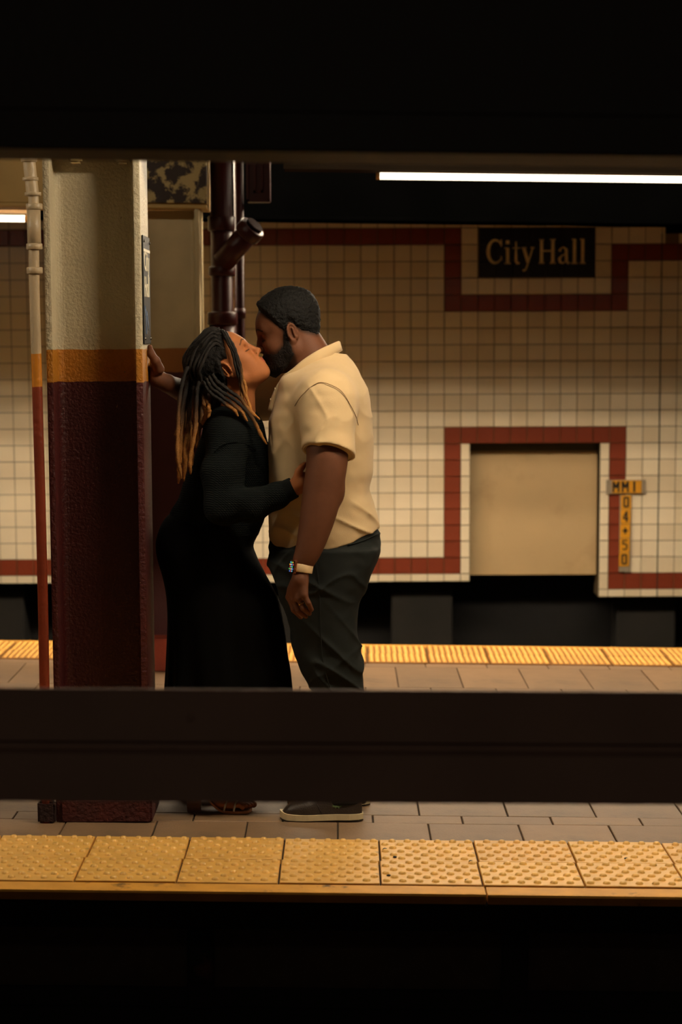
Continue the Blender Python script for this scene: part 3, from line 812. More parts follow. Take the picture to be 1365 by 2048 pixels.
lamp('long glowing strip light under the ceiling at upper right', lx0, lx0 + 3.1, 12.0, lz, FAR_POWER, (0.11, 0.06), 2, at(568, 340, 12.0)[0], mt=mat('sooty_trough', (52, 42, 31), 0.8, 0.1, 5.0, spec=0.1))
le = at(58, 437.5, 12.5)
lamp('short length of glowing strip light at the left edge of the view', le[0] - 2.4, le[0], 12.5, le[2] + GRADE * le[0], LEFT_POWER, (0.09, 0.06), 2)
lamp('added strip light over the camera-side platform, unseen behind the viewer', -1.5, 1.5, -0.6, 2.7, RAIL_FILL_POWER)  # lamp added out of view to lift the foreground rail
lamp('added strip light before the rear column, hidden above the cream girder', -1.95, -0.73, 10.65, 2.55, COLUMN_FILL_POWER, seg=1)  # unseen lamp added to brighten the rear column and ochre girder
for k, (yy, xa, wgt) in enumerate(((11.6, -0.25, .08), (12.10, -0.25, .20), (12.25, -2.6, .42), (12.42, -2.6, .75), (12.58, -2.6, 1.0), (12.74, -2.6, .8), (12.95, -2.6, .5))):  # unseen rows added to grade the tiled wall from dark to bright
    lamp(('first', 'second', 'third', 'fourth', 'fifth', 'sixth', 'seventh')[k] + ' added unseen strip light, counting from the couple, over the far platform edge', xa, 2.6, yy, 2.72, WALL_FILL_POWER * wgt, (0.062, 0.05), 4 if xa < -1 else 2)
# ------------------------------------------------------------------ volume modelling: smooth unions on a grid, meshed by surface nets
def axis_lines(segs):
    """segs: list of (start, stop, step) joined end to end"""
    out = []
    for a, b, s in segs:
        n_ = max(1, int(round((b - a) / s)))
        out.append(a + (b - a) * np.arange(n_) / n_)
    out.append(np.array([segs[-1][1]]))
    return np.concatenate(out).astype(np.float32)

_lat = {}
def vnoise(x, y, z, seed=0):
    """value noise in -1..1, arrays broadcast"""
    if seed not in _lat: _lat[seed] = np.random.RandomState(seed).uniform(-1, 1, (32, 32, 32)).astype(np.float32)
    T = _lat[seed]
    x, y, z = np.broadcast_arrays(x, y, z)
    xi, yi, zi = np.floor(x).astype(int), np.floor(y).astype(int), np.floor(z).astype(int)
    fx, fy, fz = x - xi, y - yi, z - zi
    fx, fy, fz = (t * t * (3 - 2 * t) for t in (fx, fy, fz))
    r = 0
    for a in (0, 1):
        for b in (0, 1):
            for c in (0, 1):
                r = r + T[(xi + a) & 31, (yi + b) & 31, (zi + c) & 31] * (fx if a else 1 - fx) * (fy if b else 1 - fy) * (fz if c else 1 - fz)
    return r

class Vol:
    def __init__(s, xs, ys, zs):
        s.xs, s.ys, s.zs = xs, ys, zs
        s.f = np.full((len(xs), len(ys), len(zs)), 0.5, np.float32)
    def win(s, lo, hi, pad):
        sl = []
        for ax, a, b in ((s.xs, lo[0], hi[0]), (s.ys, lo[1], hi[1]), (s.zs, lo[2], hi[2])):
            i = max(0, np.searchsorted(ax, a - pad) - 1); j = min(len(ax), np.searchsorted(ax, b + pad) + 1)
            if j <= i: return None
            sl.append(slice(i, j))
        return tuple(sl)
    def crd(s, sl):
        return s.xs[sl[0]][:, None, None], s.ys[sl[1]][None, :, None], s.zs[sl[2]][None, None, :]
    def put(s, sl, d, k, op='add'):
        f = s.f[sl]
        if op == 'add':
            if k <= 0: r = np.minimum(f, d)
            else:
                h = np.clip(0.5 + 0.5 * (f - d) / k, 0, 1); r = f + (d - f) * h - k * h * (1 - h)
        else:   # carve
            d = -d
            if k <= 0: r = np.maximum(f, d)
            else:
                h = np.clip(0.5 - 0.5 * (f - d) / k, 0, 1); r = f + (d - f) * h + k * h * (1 - h)
        s.f[sl] = r
    def cone(s, a, b, ra, rb, k=0.02, op='add'):
        a = np.array(a, float); b = np.array(b, float); R = max(ra, rb)
        sl = s.win(np.minimum(a, b) - R, np.maximum(a, b) + R, k + 0.02)
        if sl is None: return
        x, y, z = s.crd(sl); ab = b - a; L2 = ab @ ab + 1e-12
        t = np.clip(((x - a[0]) * ab[0] + (y - a[1]) * ab[1] + (z - a[2]) * ab[2]) / L2, 0, 1)
        d = np.sqrt((x - a[0] - t * ab[0]) ** 2 + (y - a[1] - t * ab[1]) ** 2 + (z - a[2] - t * ab[2]) ** 2) - (ra + (rb - ra) * t)
        s.put(sl, d.astype(np.float32), k, op)
    def chain(s, pts, rad, k=0.02):
        for i in range(len(pts) - 1): s.cone(pts[i], pts[i + 1], rad[i], rad[i + 1], k)
    def ell(s, c, r, A=None, k=0.02, op='add'):
        c = np.array(c, float); R = max(r)
        if A is None:
            lo, hi = c - np.array(r), c + np.array(r)
        else: lo, hi = c - R, c + R
        sl = s.win(lo, hi, k + 0.02)
        if sl is None: return
        x, y, z = s.crd(sl); dx, dy, dz = x - c[0], y - c[1], z - c[2]
        if A is None: A = np.eye(3)
        q = [(dx * A[i][0] + dy * A[i][1] + dz * A[i][2]) / r[i] for i in range(3)]
        k0 = np.sqrt(q[0] ** 2 + q[1] ** 2 + q[2] ** 2) + 1e-9
        k1 = np.sqrt((q[0] / r[0]) ** 2 + (q[1] / r[1]) ** 2 + (q[2] / r[2]) ** 2) + 1e-9
        s.put(sl, (k0 * (k0 - 1) / k1).astype(np.float32), k, op)
    def loft(s, secs, k=0.02, expo=2.3, grow=0.0):
        """secs: rows (z, x_low, x_high, y_centre, half_depth), any order; superellipse sections stacked in z"""
        a = np.array(sorted(secs), float)
        zz = a[:, 0]
        lo = (a[:, 1].min(), (a[:, 3] - a[:, 4]).min(), zz[0]); hi = (a[:, 2].max(), (a[:, 3] + a[:, 4]).max(), zz[-1])
        sl = s.win(lo, hi, k + 0.03 + grow)
        x, y, z = s.crd(sl); zf = z[0, 0]
        zc = np.clip(zf, zz[0], zz[-1])
        def sm(col):
            # smooth interpolation (cubic hermite) of the section values
            i = np.clip(np.searchsorted(zz, zc) - 1, 0, len(zz) - 2)
            t = (zc - zz[i]) / (zz[i + 1] - zz[i]); v = a[:, col]
            m_ = np.gradient(v, zz); hN = zz[i + 1] - zz[i]
            return v[i] * (2 * t ** 3 - 3 * t ** 2 + 1) + v[i + 1] * (-2 * t ** 3 + 3 * t ** 2) + hN * (m_[i] * (t ** 3 - 2 * t ** 2 + t) + m_[i + 1] * (t ** 3 - t ** 2))
        x0, x1, yc, hy = sm(1), sm(2), sm(3), sm(4)
        cx_, hx = (x0 + x1) / 2, (x1 - x0) / 2 + grow; hy = hy + grow
        q = (np.abs((x - cx_) / hx) ** expo + np.abs((y - yc) / hy) ** expo) ** (1 / expo)
        d = (q - 1) * np.minimum(hx, hy)
        over = np.maximum(zz[0] - grow - zf, zf - zz[-1] - grow)
        d = np.where(over > 0, np.sqrt(np.maximum(d, 0) ** 2 + over ** 2), np.maximum(d, over))
        s.put(sl, d.astype(np.float32), k)
    def clip_fn(s, fn, k=0.0):
        """keep where fn(x,y,z) < 0"""
        sl = (slice(None),) * 3
        x, y, z = s.crd(sl)
        d = np.broadcast_to(fn(x, y, z), s.f.shape)
        s.f = np.maximum(s.f, d).astype(np.float32) if k <= 0 else (lambda h: s.f + (d - s.f) * h + k * h * (1 - h))(np.clip(0.5 - 0.5 * (s.f - d) / k, 0, 1)).astype(np.float32)
    def disp(s, fn, band=0.03):
        idx = np.nonzero(np.abs(s.f) < band)
        s.f[idx] += fn(s.xs[idx[0]], s.ys[idx[1]], s.zs[idx[2]]).astype(np.float32)
    def mesh(s, name, smooth=2):
        f = s.f; In = f < 0; nx, ny, nz = f.shape
        cid = lambda i, j, k: (i.astype(np.int64) * ny + j) * nz + k
        acc = []; quads = []
        ax = (s.xs, s.ys, s.zs)
        for d in range(3):
            sa = [slice(None)] * 3; sb = [slice(None)] * 3; sa[d] = slice(0, -1); sb[d] = slice(1, None)
            cr = In[tuple(sa)] != In[tuple(sb)]
            ijk = np.nonzero(cr)
            i1 = list(ijk); i1[d] = i1[d] + 1
            fa = f[ijk]; fb = f[tuple(i1)]; t = fa / (fa - fb)
            P = np.stack([ax[0][ijk[0]], ax[1][ijk[1]], ax[2][ijk[2]]], 1).astype(np.float64)
            P[:, d] += t * (ax[d][i1[d]] - ax[d][ijk[d]])
            e, g = [q for q in range(3) if q != d]
            ids = []
            ok = (ijk[e] > 0) & (ijk[g] > 0)
            for (oe, og) in ((-1, -1), (0, -1), (0, 0), (-1, 0)):
                c3 = [q.copy() for q in ijk]; c3[e] = c3[e] + oe; c3[g] = c3[g] + og
                ids.append(cid(*c3))
            ids = np.stack(ids, 1)
            flip = (fa < 0) if d != 1 else (fa >= 0)
            q = ids.copy(); q[~flip] = q[~flip][:, ::-1]
            quads.append(q[ok]); acc.append((ids[ok], P[ok]))
        allc = np.concatenate([a[0].ravel() for a in acc]); allp = np.concatenate([np.repeat(a[1], 4, axis=0) for a in acc])
        u, inv = np.unique(allc, return_inverse=True)
        cnt = np.bincount(inv, minlength=len(u))
        V = np.stack([np.bincount(inv, allp[:, q], len(u)) for q in range(3)], 1) / cnt[:, None]
        Q = np.searchsorted(u, np.concatenate(quads))
        E_ = np.concatenate([Q[:, [0, 1]], Q[:, [1, 2]], Q[:, [2, 3]], Q[:, [3, 0]]])
        for it in range(smooth):
            deg = np.bincount(E_.ravel(), minlength=len(V))
            nb = np.stack([np.bincount(E_[:, 0], V[E_[:, 1], q], len(V)) + np.bincount(E_[:, 1], V[E_[:, 0], q], len(V)) for q in range(3)], 1) / np.maximum(deg, 1)[:, None]
            lam = 0.5 if it % 2 == 0 else -0.52
            V = V + lam * (nb - V)
        me = bpy.data.meshes.new(name)
        me.vertices.add(len(V)); me.vertices.foreach_set('co', V.astype(np.float32).ravel())
        me.loops.add(Q.size); me.loops.foreach_set('vertex_index', Q.astype(np.int32).ravel())
        me.polygons.add(len(Q)); me.polygons.foreach_set('loop_start', np.arange(0, Q.size, 4, dtype=np.int32)); me.polygons.foreach_set('loop_total', np.full(len(Q), 4, np.int32))
        me.polygons.foreach_set('use_smooth', np.ones(len(Q), bool))
        me.update(calc_edges=True)
        return me, V

def set_tint(me, cols):
    a = me.color_attributes.new('tint', 'FLOAT_COLOR', 'POINT')
    c = np.ones((len(me.vertices), 4), np.float32); c[:, :3] = cols
    a.data.foreach_set('color', c.ravel())

def smoothstep(a, b, x):
    t = np.clip((x - a) / (b - a), 0, 1); return t * t * (3 - 2 * t)

class Head:
    """frame of a head: u forward, v up, w towards the left side of the photo's depth; scaled"""
    def __init__(s, origin, fwd, up, scale, voff=0.0, roll=0.0):
        s.u = np.array(fwd, float); s.v = np.array(up, float); s.w = np.cross(s.u, s.v)
        if roll:
            v2 = s.v * math.cos(roll) + s.w * math.sin(roll); s.w = s.w * math.cos(roll) - s.v * math.sin(roll); s.v = v2
        s.o = np.array(origin, float) + s.v * voff; s.s = scale
        s.A = np.array([s.u, s.v, s.w])
    def P(s, u, v, w=0.0): return s.o + s.s * (s.u * u + s.v * v + s.w * w)
    def loc(s, V): return ((V - s.o) @ s.A.T) / s.s
    def locg(s, x, y, z):
        dx, dy, dz = x - s.o[0], y - s.o[1], z - s.o[2]
        return [(dx * a[0] + dy * a[1] + dz * a[2]) / s.s for a in s.A]

def add_head(vol, H, man):
    s = H.s
    def E(c, r, k=0.02, op='add', A=None): vol.ell(H.P(*c), [q * s for q in r], H.A if A is None else A, k * s, op)
    def K(a, b, ra, rb, k=0.015, op='add'): vol.cone(H.P(*a), H.P(*b), ra * s, rb * s, k * s, op)
    E((-0.012, 0.046, 0), (0.100, 0.088, 0.075))                         # braincase
    E((0.035, 0.035, 0), (0.062, 0.070, 0.064), 0.03)                    # forehead
    E((0.030, -0.028, 0), (0.060, 0.075, 0.056), 0.03)                   # middle face
    for sg in (-1, 1):
        K((0.004, -0.050, sg * 0.048), (0.072, -0.086, sg * 0.016), 0.020, 0.019, 0.03)      # jaw line
        K((0.000, -0.010, sg * 0.056), (0.004, -0.052, sg * 0.050), 0.017, 0.018, 0.025)
        E((0.058, -0.018, sg * 0.040), (0.028, 0.024, 0.022), 0.025)                          # cheek
        E((0.045, -0.045, sg * 0.036), (0.034, 0.030, 0.020), 0.025)
        K((0.083, 0.037, sg * 0.012), (0.070, 0.038, sg * 0.044), 0.011, 0.010, 0.02)         # brow
        E((0.090, 0.014, sg * 0.032), (0.014, 0.011, 0.018), 0.012, 'cut')                    # socket
        E((0.0725, 0.014, sg * 0.032), (0.0145, 0.0125, 0.0165), 0.006)                       # closed lid
        K((0.0855, 0.0055, sg * 0.024), (0.0800, 0.0060, sg * 0.044), 0.0022, 0.0018, 0.003)  # lid edge
    E((0.052, -0.062, 0), (0.040, 0.040, 0.040), 0.03)
    E((0.080, -0.088, 0), (0.018, 0.017, 0.020), 0.02)                   # chin
    E((0.084, -0.052, 0), (0.019, 0.026, 0.027), 0.02)                   # mouth mound
    K((0.088, 0.030, 0), (0.100, 0.004, 0), 0.0085, 0.0085, 0.012)       # nose bridge
    K((0.100, 0.004, 0), (0.112, -0.019, 0), 0.0085, 0.0115, 0.010)
    wn = 0.015 if man else 0.0125
    for sg in (-1, 1):
        E((0.1015, -0.024, sg * wn), (0.0115, 0.0090, 0.0080), 0.007)
        E((0.104, -0.0325, sg * 0.0075), (0.0055, 0.0040, 0.0035), 0.003, 'cut')
    E((0.101, -0.0475, 0), (0.0085, 0.0062, 0.021), 0.005)               # upper lip
    E((0.099, -0.0600, 0), (0.0090, 0.0072, 0.019), 0.005)               # lower lip
    # ears
    for sg in (-1, 1):
        an = math.radians(24) * sg
        ax = H.u * math.cos(math.radians(12)) - H.v * math.sin(math.radians(12)) * -1
        eu = H.u * math.cos(an) + H.w * math.sin(an) * 1.0                # back edge stands off the head
        ew = np.cross(eu, H.v); EA = np.array([eu, H.v, ew])
        bc = (-0.012, 0.001, sg * 0.0735)
        E(bc, (0.0175, 0.0305, 0.0075), 0.006, 'add', EA)
        E((-0.009, -0.002, sg * 0.0815), (0.0105, 0.0190, 0.0070), 0.004, 'cut', EA)
        E((-0.006, -0.027, sg * 0.074), (0.0085, 0.0095, 0.0060), 0.006)
        # rim and inner fold
        o_ = H.P(*bc); pr = []
        for a_ in np.linspace(-35, 235, 14):
            t_ = math.radians(a_); pr.append(o_ + s * (eu * (-0.0005 + 0.0160 * -math.cos(t_) * -1) + H.v * 0.0285 * math.sin(t_) + H.w * sg * 0.0065))
        pr = [p for p in pr]
        for q in range(len(pr) - 1): vol.cone(pr[q], pr[q + 1], 0.0034 * s, 0.0034 * s, 0.003)
        K((0.003, -0.004, sg * 0.078), (0.001, -0.013, sg * 0.078), 0.0045, 0.0045, 0.003)     # tragus
        K((-0.017, 0.012, sg * 0.0795), (-0.017, -0.014, sg * 0.0790), 0.0028, 0.0032, 0.003)  # antihelix

def face_tint(H, V, base, lip, brow_col, man):
    L_ = H.loc(V); u, v, w_ = L_[:, 0], L_[:, 1], L_[:, 2]; aw = np.abs(w_)
    col = np.tile(np.array(base), (len(V), 1))
    near = (np.abs(u) < .2) & (np.abs(v) < .2) & (aw < .12)
    def blend(m, c):
        m = (m * near)[:, None]; return col * (1 - m) + np.array(c) * m
    r = ((u - 0.107) / 0.013) ** 2 + ((v + 0.053) / 0.0135) ** 2 + (w_ / 0.021) ** 2
    col = blend(smoothstep(1.25, 0.85, r), lip)
    bl = 0.041 + 0.005 * np.sin((aw - 0.012) / 0.036 * 3.1) - 0.10 * np.maximum(aw - .035, 0)
    col = blend(smoothstep(0.0040, 0.0020, np.abs(v - bl)) * (aw > .011) * (aw < .057) * (u > .035) * (0.9 if man else 0.75), brow_col)
    col = blend(smoothstep(0.0028, 0.0014, np.abs(v - 0.0050)) * (aw > .016) * (aw < .052) * (u > .052) * 0.9, brow_col)
    if man:      # stubble under and round the beard, fading out on the cheek
        tp = np.interp(u, [-0.02, 0.004, 0.016, 0.030, 0.060, 0.078, 0.092, 0.12], [0.02, 0.022, 0.014, -0.024, -0.040, -0.034, -0.031, -0.031])
        lips_ = ((u - 0.107) / 0.016) ** 2 + ((v + 0.0535) / 0.012) ** 2 + (w_ / 0.024) ** 2
        mk_ = smoothstep(0.010, -0.010, v - tp) * smoothstep(-0.004, 0.010, u) * smoothstep(-0.13, -0.10, v - 0.0) * smoothstep(0.7, 1.2, lips_)
        col = blend(mk_ * 0.8, brow_col)
        hl_ = np.interp(u, [-0.13, -0.085, -0.055, -0.035, -0.024, -0.010, 0.010, 0.022, 0.040, 0.055, 0.068, 0.080, 0.13], [-0.035, -0.028, -0.010, 0.006, 0.030, 0.036, 0.010, 0.028, 0.058, 0.082, 0.101, 0.112, 0.13])
        col = blend(smoothstep(-0.016, 0.004, v - hl_) * 0.8 * (np.abs(w_) < .078), brow_col)
    r = ((u - 0.104) / 0.007) ** 2 + ((v + 0.033) / 0.004) ** 2 + ((aw - .0075) / 0.0045) ** 2
    col = blend(smoothstep(1.2, 0.8, r), np.array(base) * 0.15)
    return col

def hand_fingers(vol, knuckles, mids, tips, r0, r1, k=0.004):
    for a, b, c in zip(knuckles, mids, tips):
        vol.cone(a, b, r0, (r0 + r1) / 2, k); vol.cone(b, c, (r0 + r1) / 2, r1, k)

# ------------------------------------------------------------------ skin and cloth materials
M_SKIN = tint_mat('skin', 0.58, 0.12, 350, 0.18, var=0.06, vscale=40)
M_HAIR = tint_mat('black_hair', 0.7, 0.9, 260, 0.2, var=0.35, vscale=160)
M_LOCK = tint_mat('dreadlock_hair', 0.62, 0.8, 420, 0.35, var=0.35, vscale=260)
M_POLO = mat('tan_pique', (196, 170, 128), 0.85, 0.03, 12, 0.25, 700, sheen=0.15, spec=0.2)
M_TROUSER = mat('dark_green_twill', (23, 27, 25), 0.85, 0.08, 20, 0.2, 900, spec=0.25)
M_SKIRT = mat('black_jersey', (4, 4, 4), 0.9, 0.1, 15, 0.1, 600, spec=0.1)
M_KNIT = knit_mat('dark_teal_knit', (12, 17, 17), 420, 260)
M_RIB = knit_mat('dark_teal_rib', (14, 18, 18), 700, 20, 0.8)
M_LEATHER = mat('brown_leather', (46, 36, 28), 0.38, 0.15, 25, 0.2, 200)
M_SOLE = mat('cream_rubber', (206, 190, 150), 0.6, 0.06, 40)
M_SOLE_D = mat('dark_rubber', (60, 50, 40), 0.7)
M_LACE = mat('dark_lace', (40, 34, 28), 0.8)
M_GREEN = mat('emblem_green', (84, 104, 62), 0.6)
M_THREAD = mat('seam_thread', (120, 92, 58), 0.8)
M_WATCH = mat('rose_gold', (224, 140, 96), 0.25, metal=0.9)
M_BAND = mat('sand_silicone', (214, 186, 140), 0.55)
M_SCREEN = mat('watch_glass', (6, 8, 10), 0.1)
M_GOLD = mat('gold', (240, 200, 120), 0.2, metal=1.0)
M_SANDAL = mat('tan_sandal_leather', (170, 110, 66), 0.5, 0.1, 30)
M_STRAP = mat('silver_strap', (228, 218, 198), 0.3, metal=0.4)
M_HEEL = mat('brown_wood_heel', (96, 58, 36), 0.45, 0.15, 30)
M_NAIL = mat('nail', (190, 120, 90), 0.3)

def fz(x): return -GRADE * x

# ================================================================== THE MAN
YM = 8.26
man_skin = np.array(lin((96, 59, 39)))
xs = axis_lines([(-0.72, -0.38, 0.004), (-0.38, 0.0, 0.0024), (0.0, 0.24, 0.004)])
ys = axis_lines([(7.84, 8.16, 0.0036), (8.16, 8.44, 0.0030), (8.44, 8.74, 0.0045)])
zs = axis_lines([(-0.02, 0.58, 0.007), (0.58, 1.30, 0.0036), (1.30, 1.86, 0.0024)])
v = Vol(xs, ys, zs)
HM = Head(at(579, 668, 8.30), (-math.cos(math.radians(18)), 0, -math.sin(math.radians(18))), (-math.sin(math.radians(18)), 0, math.cos(math.radians(18))), 1.03, 0.0)
# torso and legs (under the clothes)
torso_px = [(710, 634, 694, .04), (728, 606, 709, .085), (748, 570, 721, .15), (785, 555, 737, .188), (840, 541, 744, .192), (882, 537, 746, .19), (943, 538, 746, .182), (985, 538, 742, .18),
            (1006, 536, 750, .182), (1029, 535, 757, .186), (1050, 536, 759, .19), (1080, 539, 757, .188), (1120, 546, 752, .182)]
def sec(rows, yc):
    out = []
    for (py, xa, xb, hy) in rows:
        p, q = at(xa, py, yc), at(xb, py, yc); out.append(((p[2] + q[2]) / 2, p[0], q[0], yc, hy))
    return out
TS = sec(torso_px, YM)
v.loft([(z, a + .015, b - .015, y_, h - .015) for z, a, b, y_, h in TS], 0.03)
leg_px = [(1100, 549, 755, .095), (1148, 549, 742, .105), (1190, 560, 723, .104), (1242, 579, 715, .100), (1303, 595, 717, .095), (1342, 607, 723, .090), (1382, 632, 727, .084), (1450, 645, 730, .080), (1540, 648, 730, .078), (1603, 640, 731, .076)]
LEGN = sec(leg_px, 8.155); LEGF = [(z, a + .004, b - .006, 8.372, h) for z, a, b, y_, h in LEGN]
for LG in (LEGN, LEGF):
    v.loft([(z, a + .018, b - .018, y_, h - .018) for z, a, b, y_, h in LG], 0.02)
for yy in (8.135, 8.385):     # feet inside the shoes
    an = at(690, 1590, yy); to = at(585, 1630, yy)
    v.cone((an[0], yy, 0.12), (an[0], yy, 0.06), 0.034, 0.034, 0.02); v.cone((an[0], yy, 0.055), (to[0], yy, 0.04), 0.030, 0.02, 0.02)
# neck, shoulders
v.cone(HM.P(-0.030, -0.030), at(640, 735, 8.275), 0.066, 0.064, 0.03)
v.cone(HM.P(0.000, -0.060), at(618, 740, 8.275), 0.052, 0.058, 0.03)
v.cone(at(645, 770, 8.27), at(648, 790, 8.11), 0.060, 0.070, 0.03); v.cone(at(640, 770, 8.27), at(625, 785, 8.43), 0.060, 0.064, 0.03)
# near arm
NA = [at(654, 800, 8.055), at(655, 915, 7.99), at(644, 990, 7.972), at(633, 1045, 7.957), at(618.5, 1097, 7.945), at(605, 1128, 7.94)]
def chain_s(vol, pts, rad, k, n_=24):
    Q = spline(pts, n_); R_ = np.interp(np.linspace(0, len(pts) - 1, n_), range(len(pts)), rad)
    R_ = np.convolve(np.pad(R_, 2, mode='edge'), [.1, .2, .4, .2, .1], 'valid')
    vol.chain(Q, R_, k)
chain_s(v, NA, [0.080, 0.066, 0.0625, 0.054, 0.0415, 0.0310], 0.008)
v.ell(at(672, 985, 7.985), (0.024, 0.026, 0.034), None, 0.03)              # forearm muscle and elbow
# near hand: back of the hand turned to the left, fingers curled back
wr = at(604, 1140, 7.938)
KN = [at(609, 1190, 7.905), at(598.5, 1197, 7.918), at(588, 1199, 7.938), at(579, 1194, 7.96)]
for kq in KN: v.cone(wr, kq, 0.021, 0.0135, 0.012)
v.cone(at(600, 1160, 7.925), at(588, 1180, 7.945), 0.024, 0.02, 0.015)
MD = [at(617, 1206, 7.900), at(607, 1217, 7.910), at(597, 1222, 7.926), at(588, 1220, 7.946)]
TPp = [at(623.5, 1219, 7.912), at(619.5, 1227, 7.918), at(612, 1233, 7.93), at(602, 1234, 7.948)]
hand_fingers(v, KN, MD, TPp, 0.0105, 0.0078)
th = [at(592, 1158, 7.965), at(588, 1185, 7.99), at(594, 1207, 7.995), at(602, 1220, 7.988)]
v.chain(th, [0.015, 0.0125, 0.010, 0.0085], 0.008)
# far arm reaching behind her to the column
FX = cx1 + 0.0005
FA = [at(612, 775, 8.46), at(530, 798, 8.56), at(450, 812, 8.585), at(385, 790, 8.44), at(336, 768, 8.30)]
v.chain(FA, [0.072, 0.064, 0.052, 0.045, 0.030], 0.02)
pw_ = at(333, 765, 8.295)
pal = [np.array([FX + 0.030, 8.285, at(318, 758, 8.3)[2]]), np.array([FX + 0.020, 8.29, at(310, 742, 8.3)[2]])]
v.cone(pw_, pal[0], 0.027, 0.026, 0.015); v.cone(pal[0], pal[1], 0.027, 0.020, 0.015)
v.ell(np.array([FX + 0.016, 8.30, at(310, 745, 8.3)[2]]), (0.0165, 0.045, 0.040), None, 0.012)
for kf in range(4):
    zz = at(310, 728 + kf * 11.5, 8.3)[2]
    a_ = np.array([FX + 0.015, 8.325, zz]); ln = (0.078, 0.086, 0.080, 0.062)[kf]
    v.cone(a_, a_ + np.array([-0.003, ln * 0.5, 0.014 - kf * .004]), 0.0105, 0.0095, 0.005)
    v.cone(a_ + np.array([-0.003, ln * 0.5, 0.014 - kf * .004]), a_ + np.array([-0.006, ln, 0.024 - kf * .007]), 0.0095, 0.0078, 0.004)
tb_ = at(318, 738, 8.255)
v.chain([tb_, at(311.5, 722, 8.235), np.array([FX + 0.0125, 8.225, at(306, 708, 8.225)[2]]), np.array([FX + 0.0095, 8.22, at(304, 694, 8.22)[2]])], [0.019, 0.0145, 0.0118, 0.0088], 0.010)
# head
add_head(v, HM, True)
me, V = v.mesh('person', 2)
mc = face_tint(HM, V, man_skin, np.array(lin((92, 48, 40))), np.array(lin((14, 10, 8))), True)
set_tint(me, mc)
man = link('person', me, None, M_SKIN); tag(man, 'man in tan polo shirt and dark trousers kissing the woman, hand on column', 'person', 'kissing couple')
headfieldM = v

def sub_field(vol, lo, hi):
    sl = vol.win(np.array(lo), np.array(hi), 0)
    n_ = Vol(vol.xs[sl[0]], vol.ys[sl[1]], vol.zs[sl[2]]); n_.f = vol.f[sl].copy(); return n_

# his hair: short and curly
ho = HM.o
hv = sub_field(v, ho - 0.19, ho + 0.21)
x, y, z = hv.crd((slice(None),) * 3)
u_, v_, w_ = HM.locg(x, y, z)
# hairline in profile: forehead, temple, round the ear, nape
hl_u = [-0.13, -0.085, -0.055, -0.035, -0.024, -0.010, 0.010, 0.022, 0.040, 0.055, 0.068, 0.080, 0.13]
hl_v = [-0.035, -0.028, -0.010, 0.006, 0.030, 0.036, 0.010, 0.028, 0.058, 0.082, 0.101, 0.112, 0.13]
line = np.interp(u_, hl_u, hl_v)
thick = 0.007 + 0.013 * smoothstep(0.02, 0.13, v_) 
thick = thick * smoothstep(0.0, 0.030, v_ - line + 0.004)
fh = hv.f - thick * HM.s
fh = np.maximum(fh, (line - v_) * HM.s * 0.8)
hv.f = fh.astype(np.float32)
hv.disp(lambda a, b, c: 0.0022 * vnoise(a * 130, b * 130, c * 130, 3) + 0.0016 * vnoise(a * 260, b * 260, c * 260, 5), 0.012)
me, V = hv.mesh('hair', 0)
set_tint(me, np.tile(np.array(lin((9, 8, 7))), (len(V), 1)))
link('hair', me, man, M_HAIR)
# his beard
bv = sub_field(v, ho - 0.17, ho + 0.15)
x, y, z = bv.crd((slice(None),) * 3)
u_, v_, w_ = HM.locg(x, y, z)
top_ = np.interp(u_, [-0.02, 0.004, 0.016, 0.030, 0.060, 0.078, 0.092, 0.12], [0.02, 0.022, 0.012, -0.030, -0.046, -0.040, -0.036, -0.036])
bot_ = np.interp(u_, [-0.02, 0.000, 0.03, 0.06, 0.12], [-0.040, -0.066, -0.092, -0.112, -0.135])
mouth = ((u_ - 0.108) / 0.022) ** 2 + ((v_ + 0.0545) / 0.0085) ** 2 + (w_ / 0.022) ** 2
tk = 0.0022 + 0.008 * smoothstep(-0.06, -0.10, v_) * smoothstep(0.02, 0.07, u_)
tk = tk * smoothstep(-0.002, 0.014, np.minimum(top_ - v_, (u_ - 0.002) * 1.2)) - 0.0006
fb = bv.f - tk
fb = np.maximum(fb, np.maximum(v_ - top_, bot_ - v_) * 0.8)
fb = np.maximum(fb, -(u_ - 0.002) * 1.0)
fb = np.maximum(fb, (1 - mouth) * 0.008)
bv.f = fb.astype(np.float32)
bv.disp(lambda a, b, c: 0.0012 * vnoise(a * 220, b * 220, c * 220, 8), 0.008)
me, V = bv.mesh('beard', 0)
set_tint(me, np.tile(np.array(lin((20, 14, 11))), (len(V), 1)))
link('beard', me, man, M_HAIR)

# polo shirt
xs = axis_lines([(-0.40, 0.20, 0.0042)]); ys = axis_lines([(7.90, 8.68, 0.0048)]); zs = axis_lines([(0.82, 1.66, 0.0042)])
p = Vol(xs, ys, zs)
p.loft([(z, a, b, y_, h + .004) for z, a, b, y_, h in TS], 0.03)
p.cone(at(652, 757, 8.24), at(652, 790, 8.10), 0.076, 0.092, 0.05); p.cone(at(640, 757, 8.31), at(622, 782, 8.43), 0.072, 0.080, 0.05)
s0, s1 = at(654, 806, 8.06), at(657.5, 905, 7.992)
p.cone(s0, s1, 0.099, 0.0835, 0.025); p.cone(s1, s1 + (s1 - s0) * 0.4, 0.0835, 0.078, 0.02)
f0, f1 = at(612, 776, 8.45), at(527, 795, 8.562)
p.cone(f0, f1, 0.088, 0.076, 0.025); p.cone(f1, f1 + (f1 - f0) * 0.4, 0.076, 0.07, 0.02)
# neck opening
nkd = at(632, 700, 8.275)
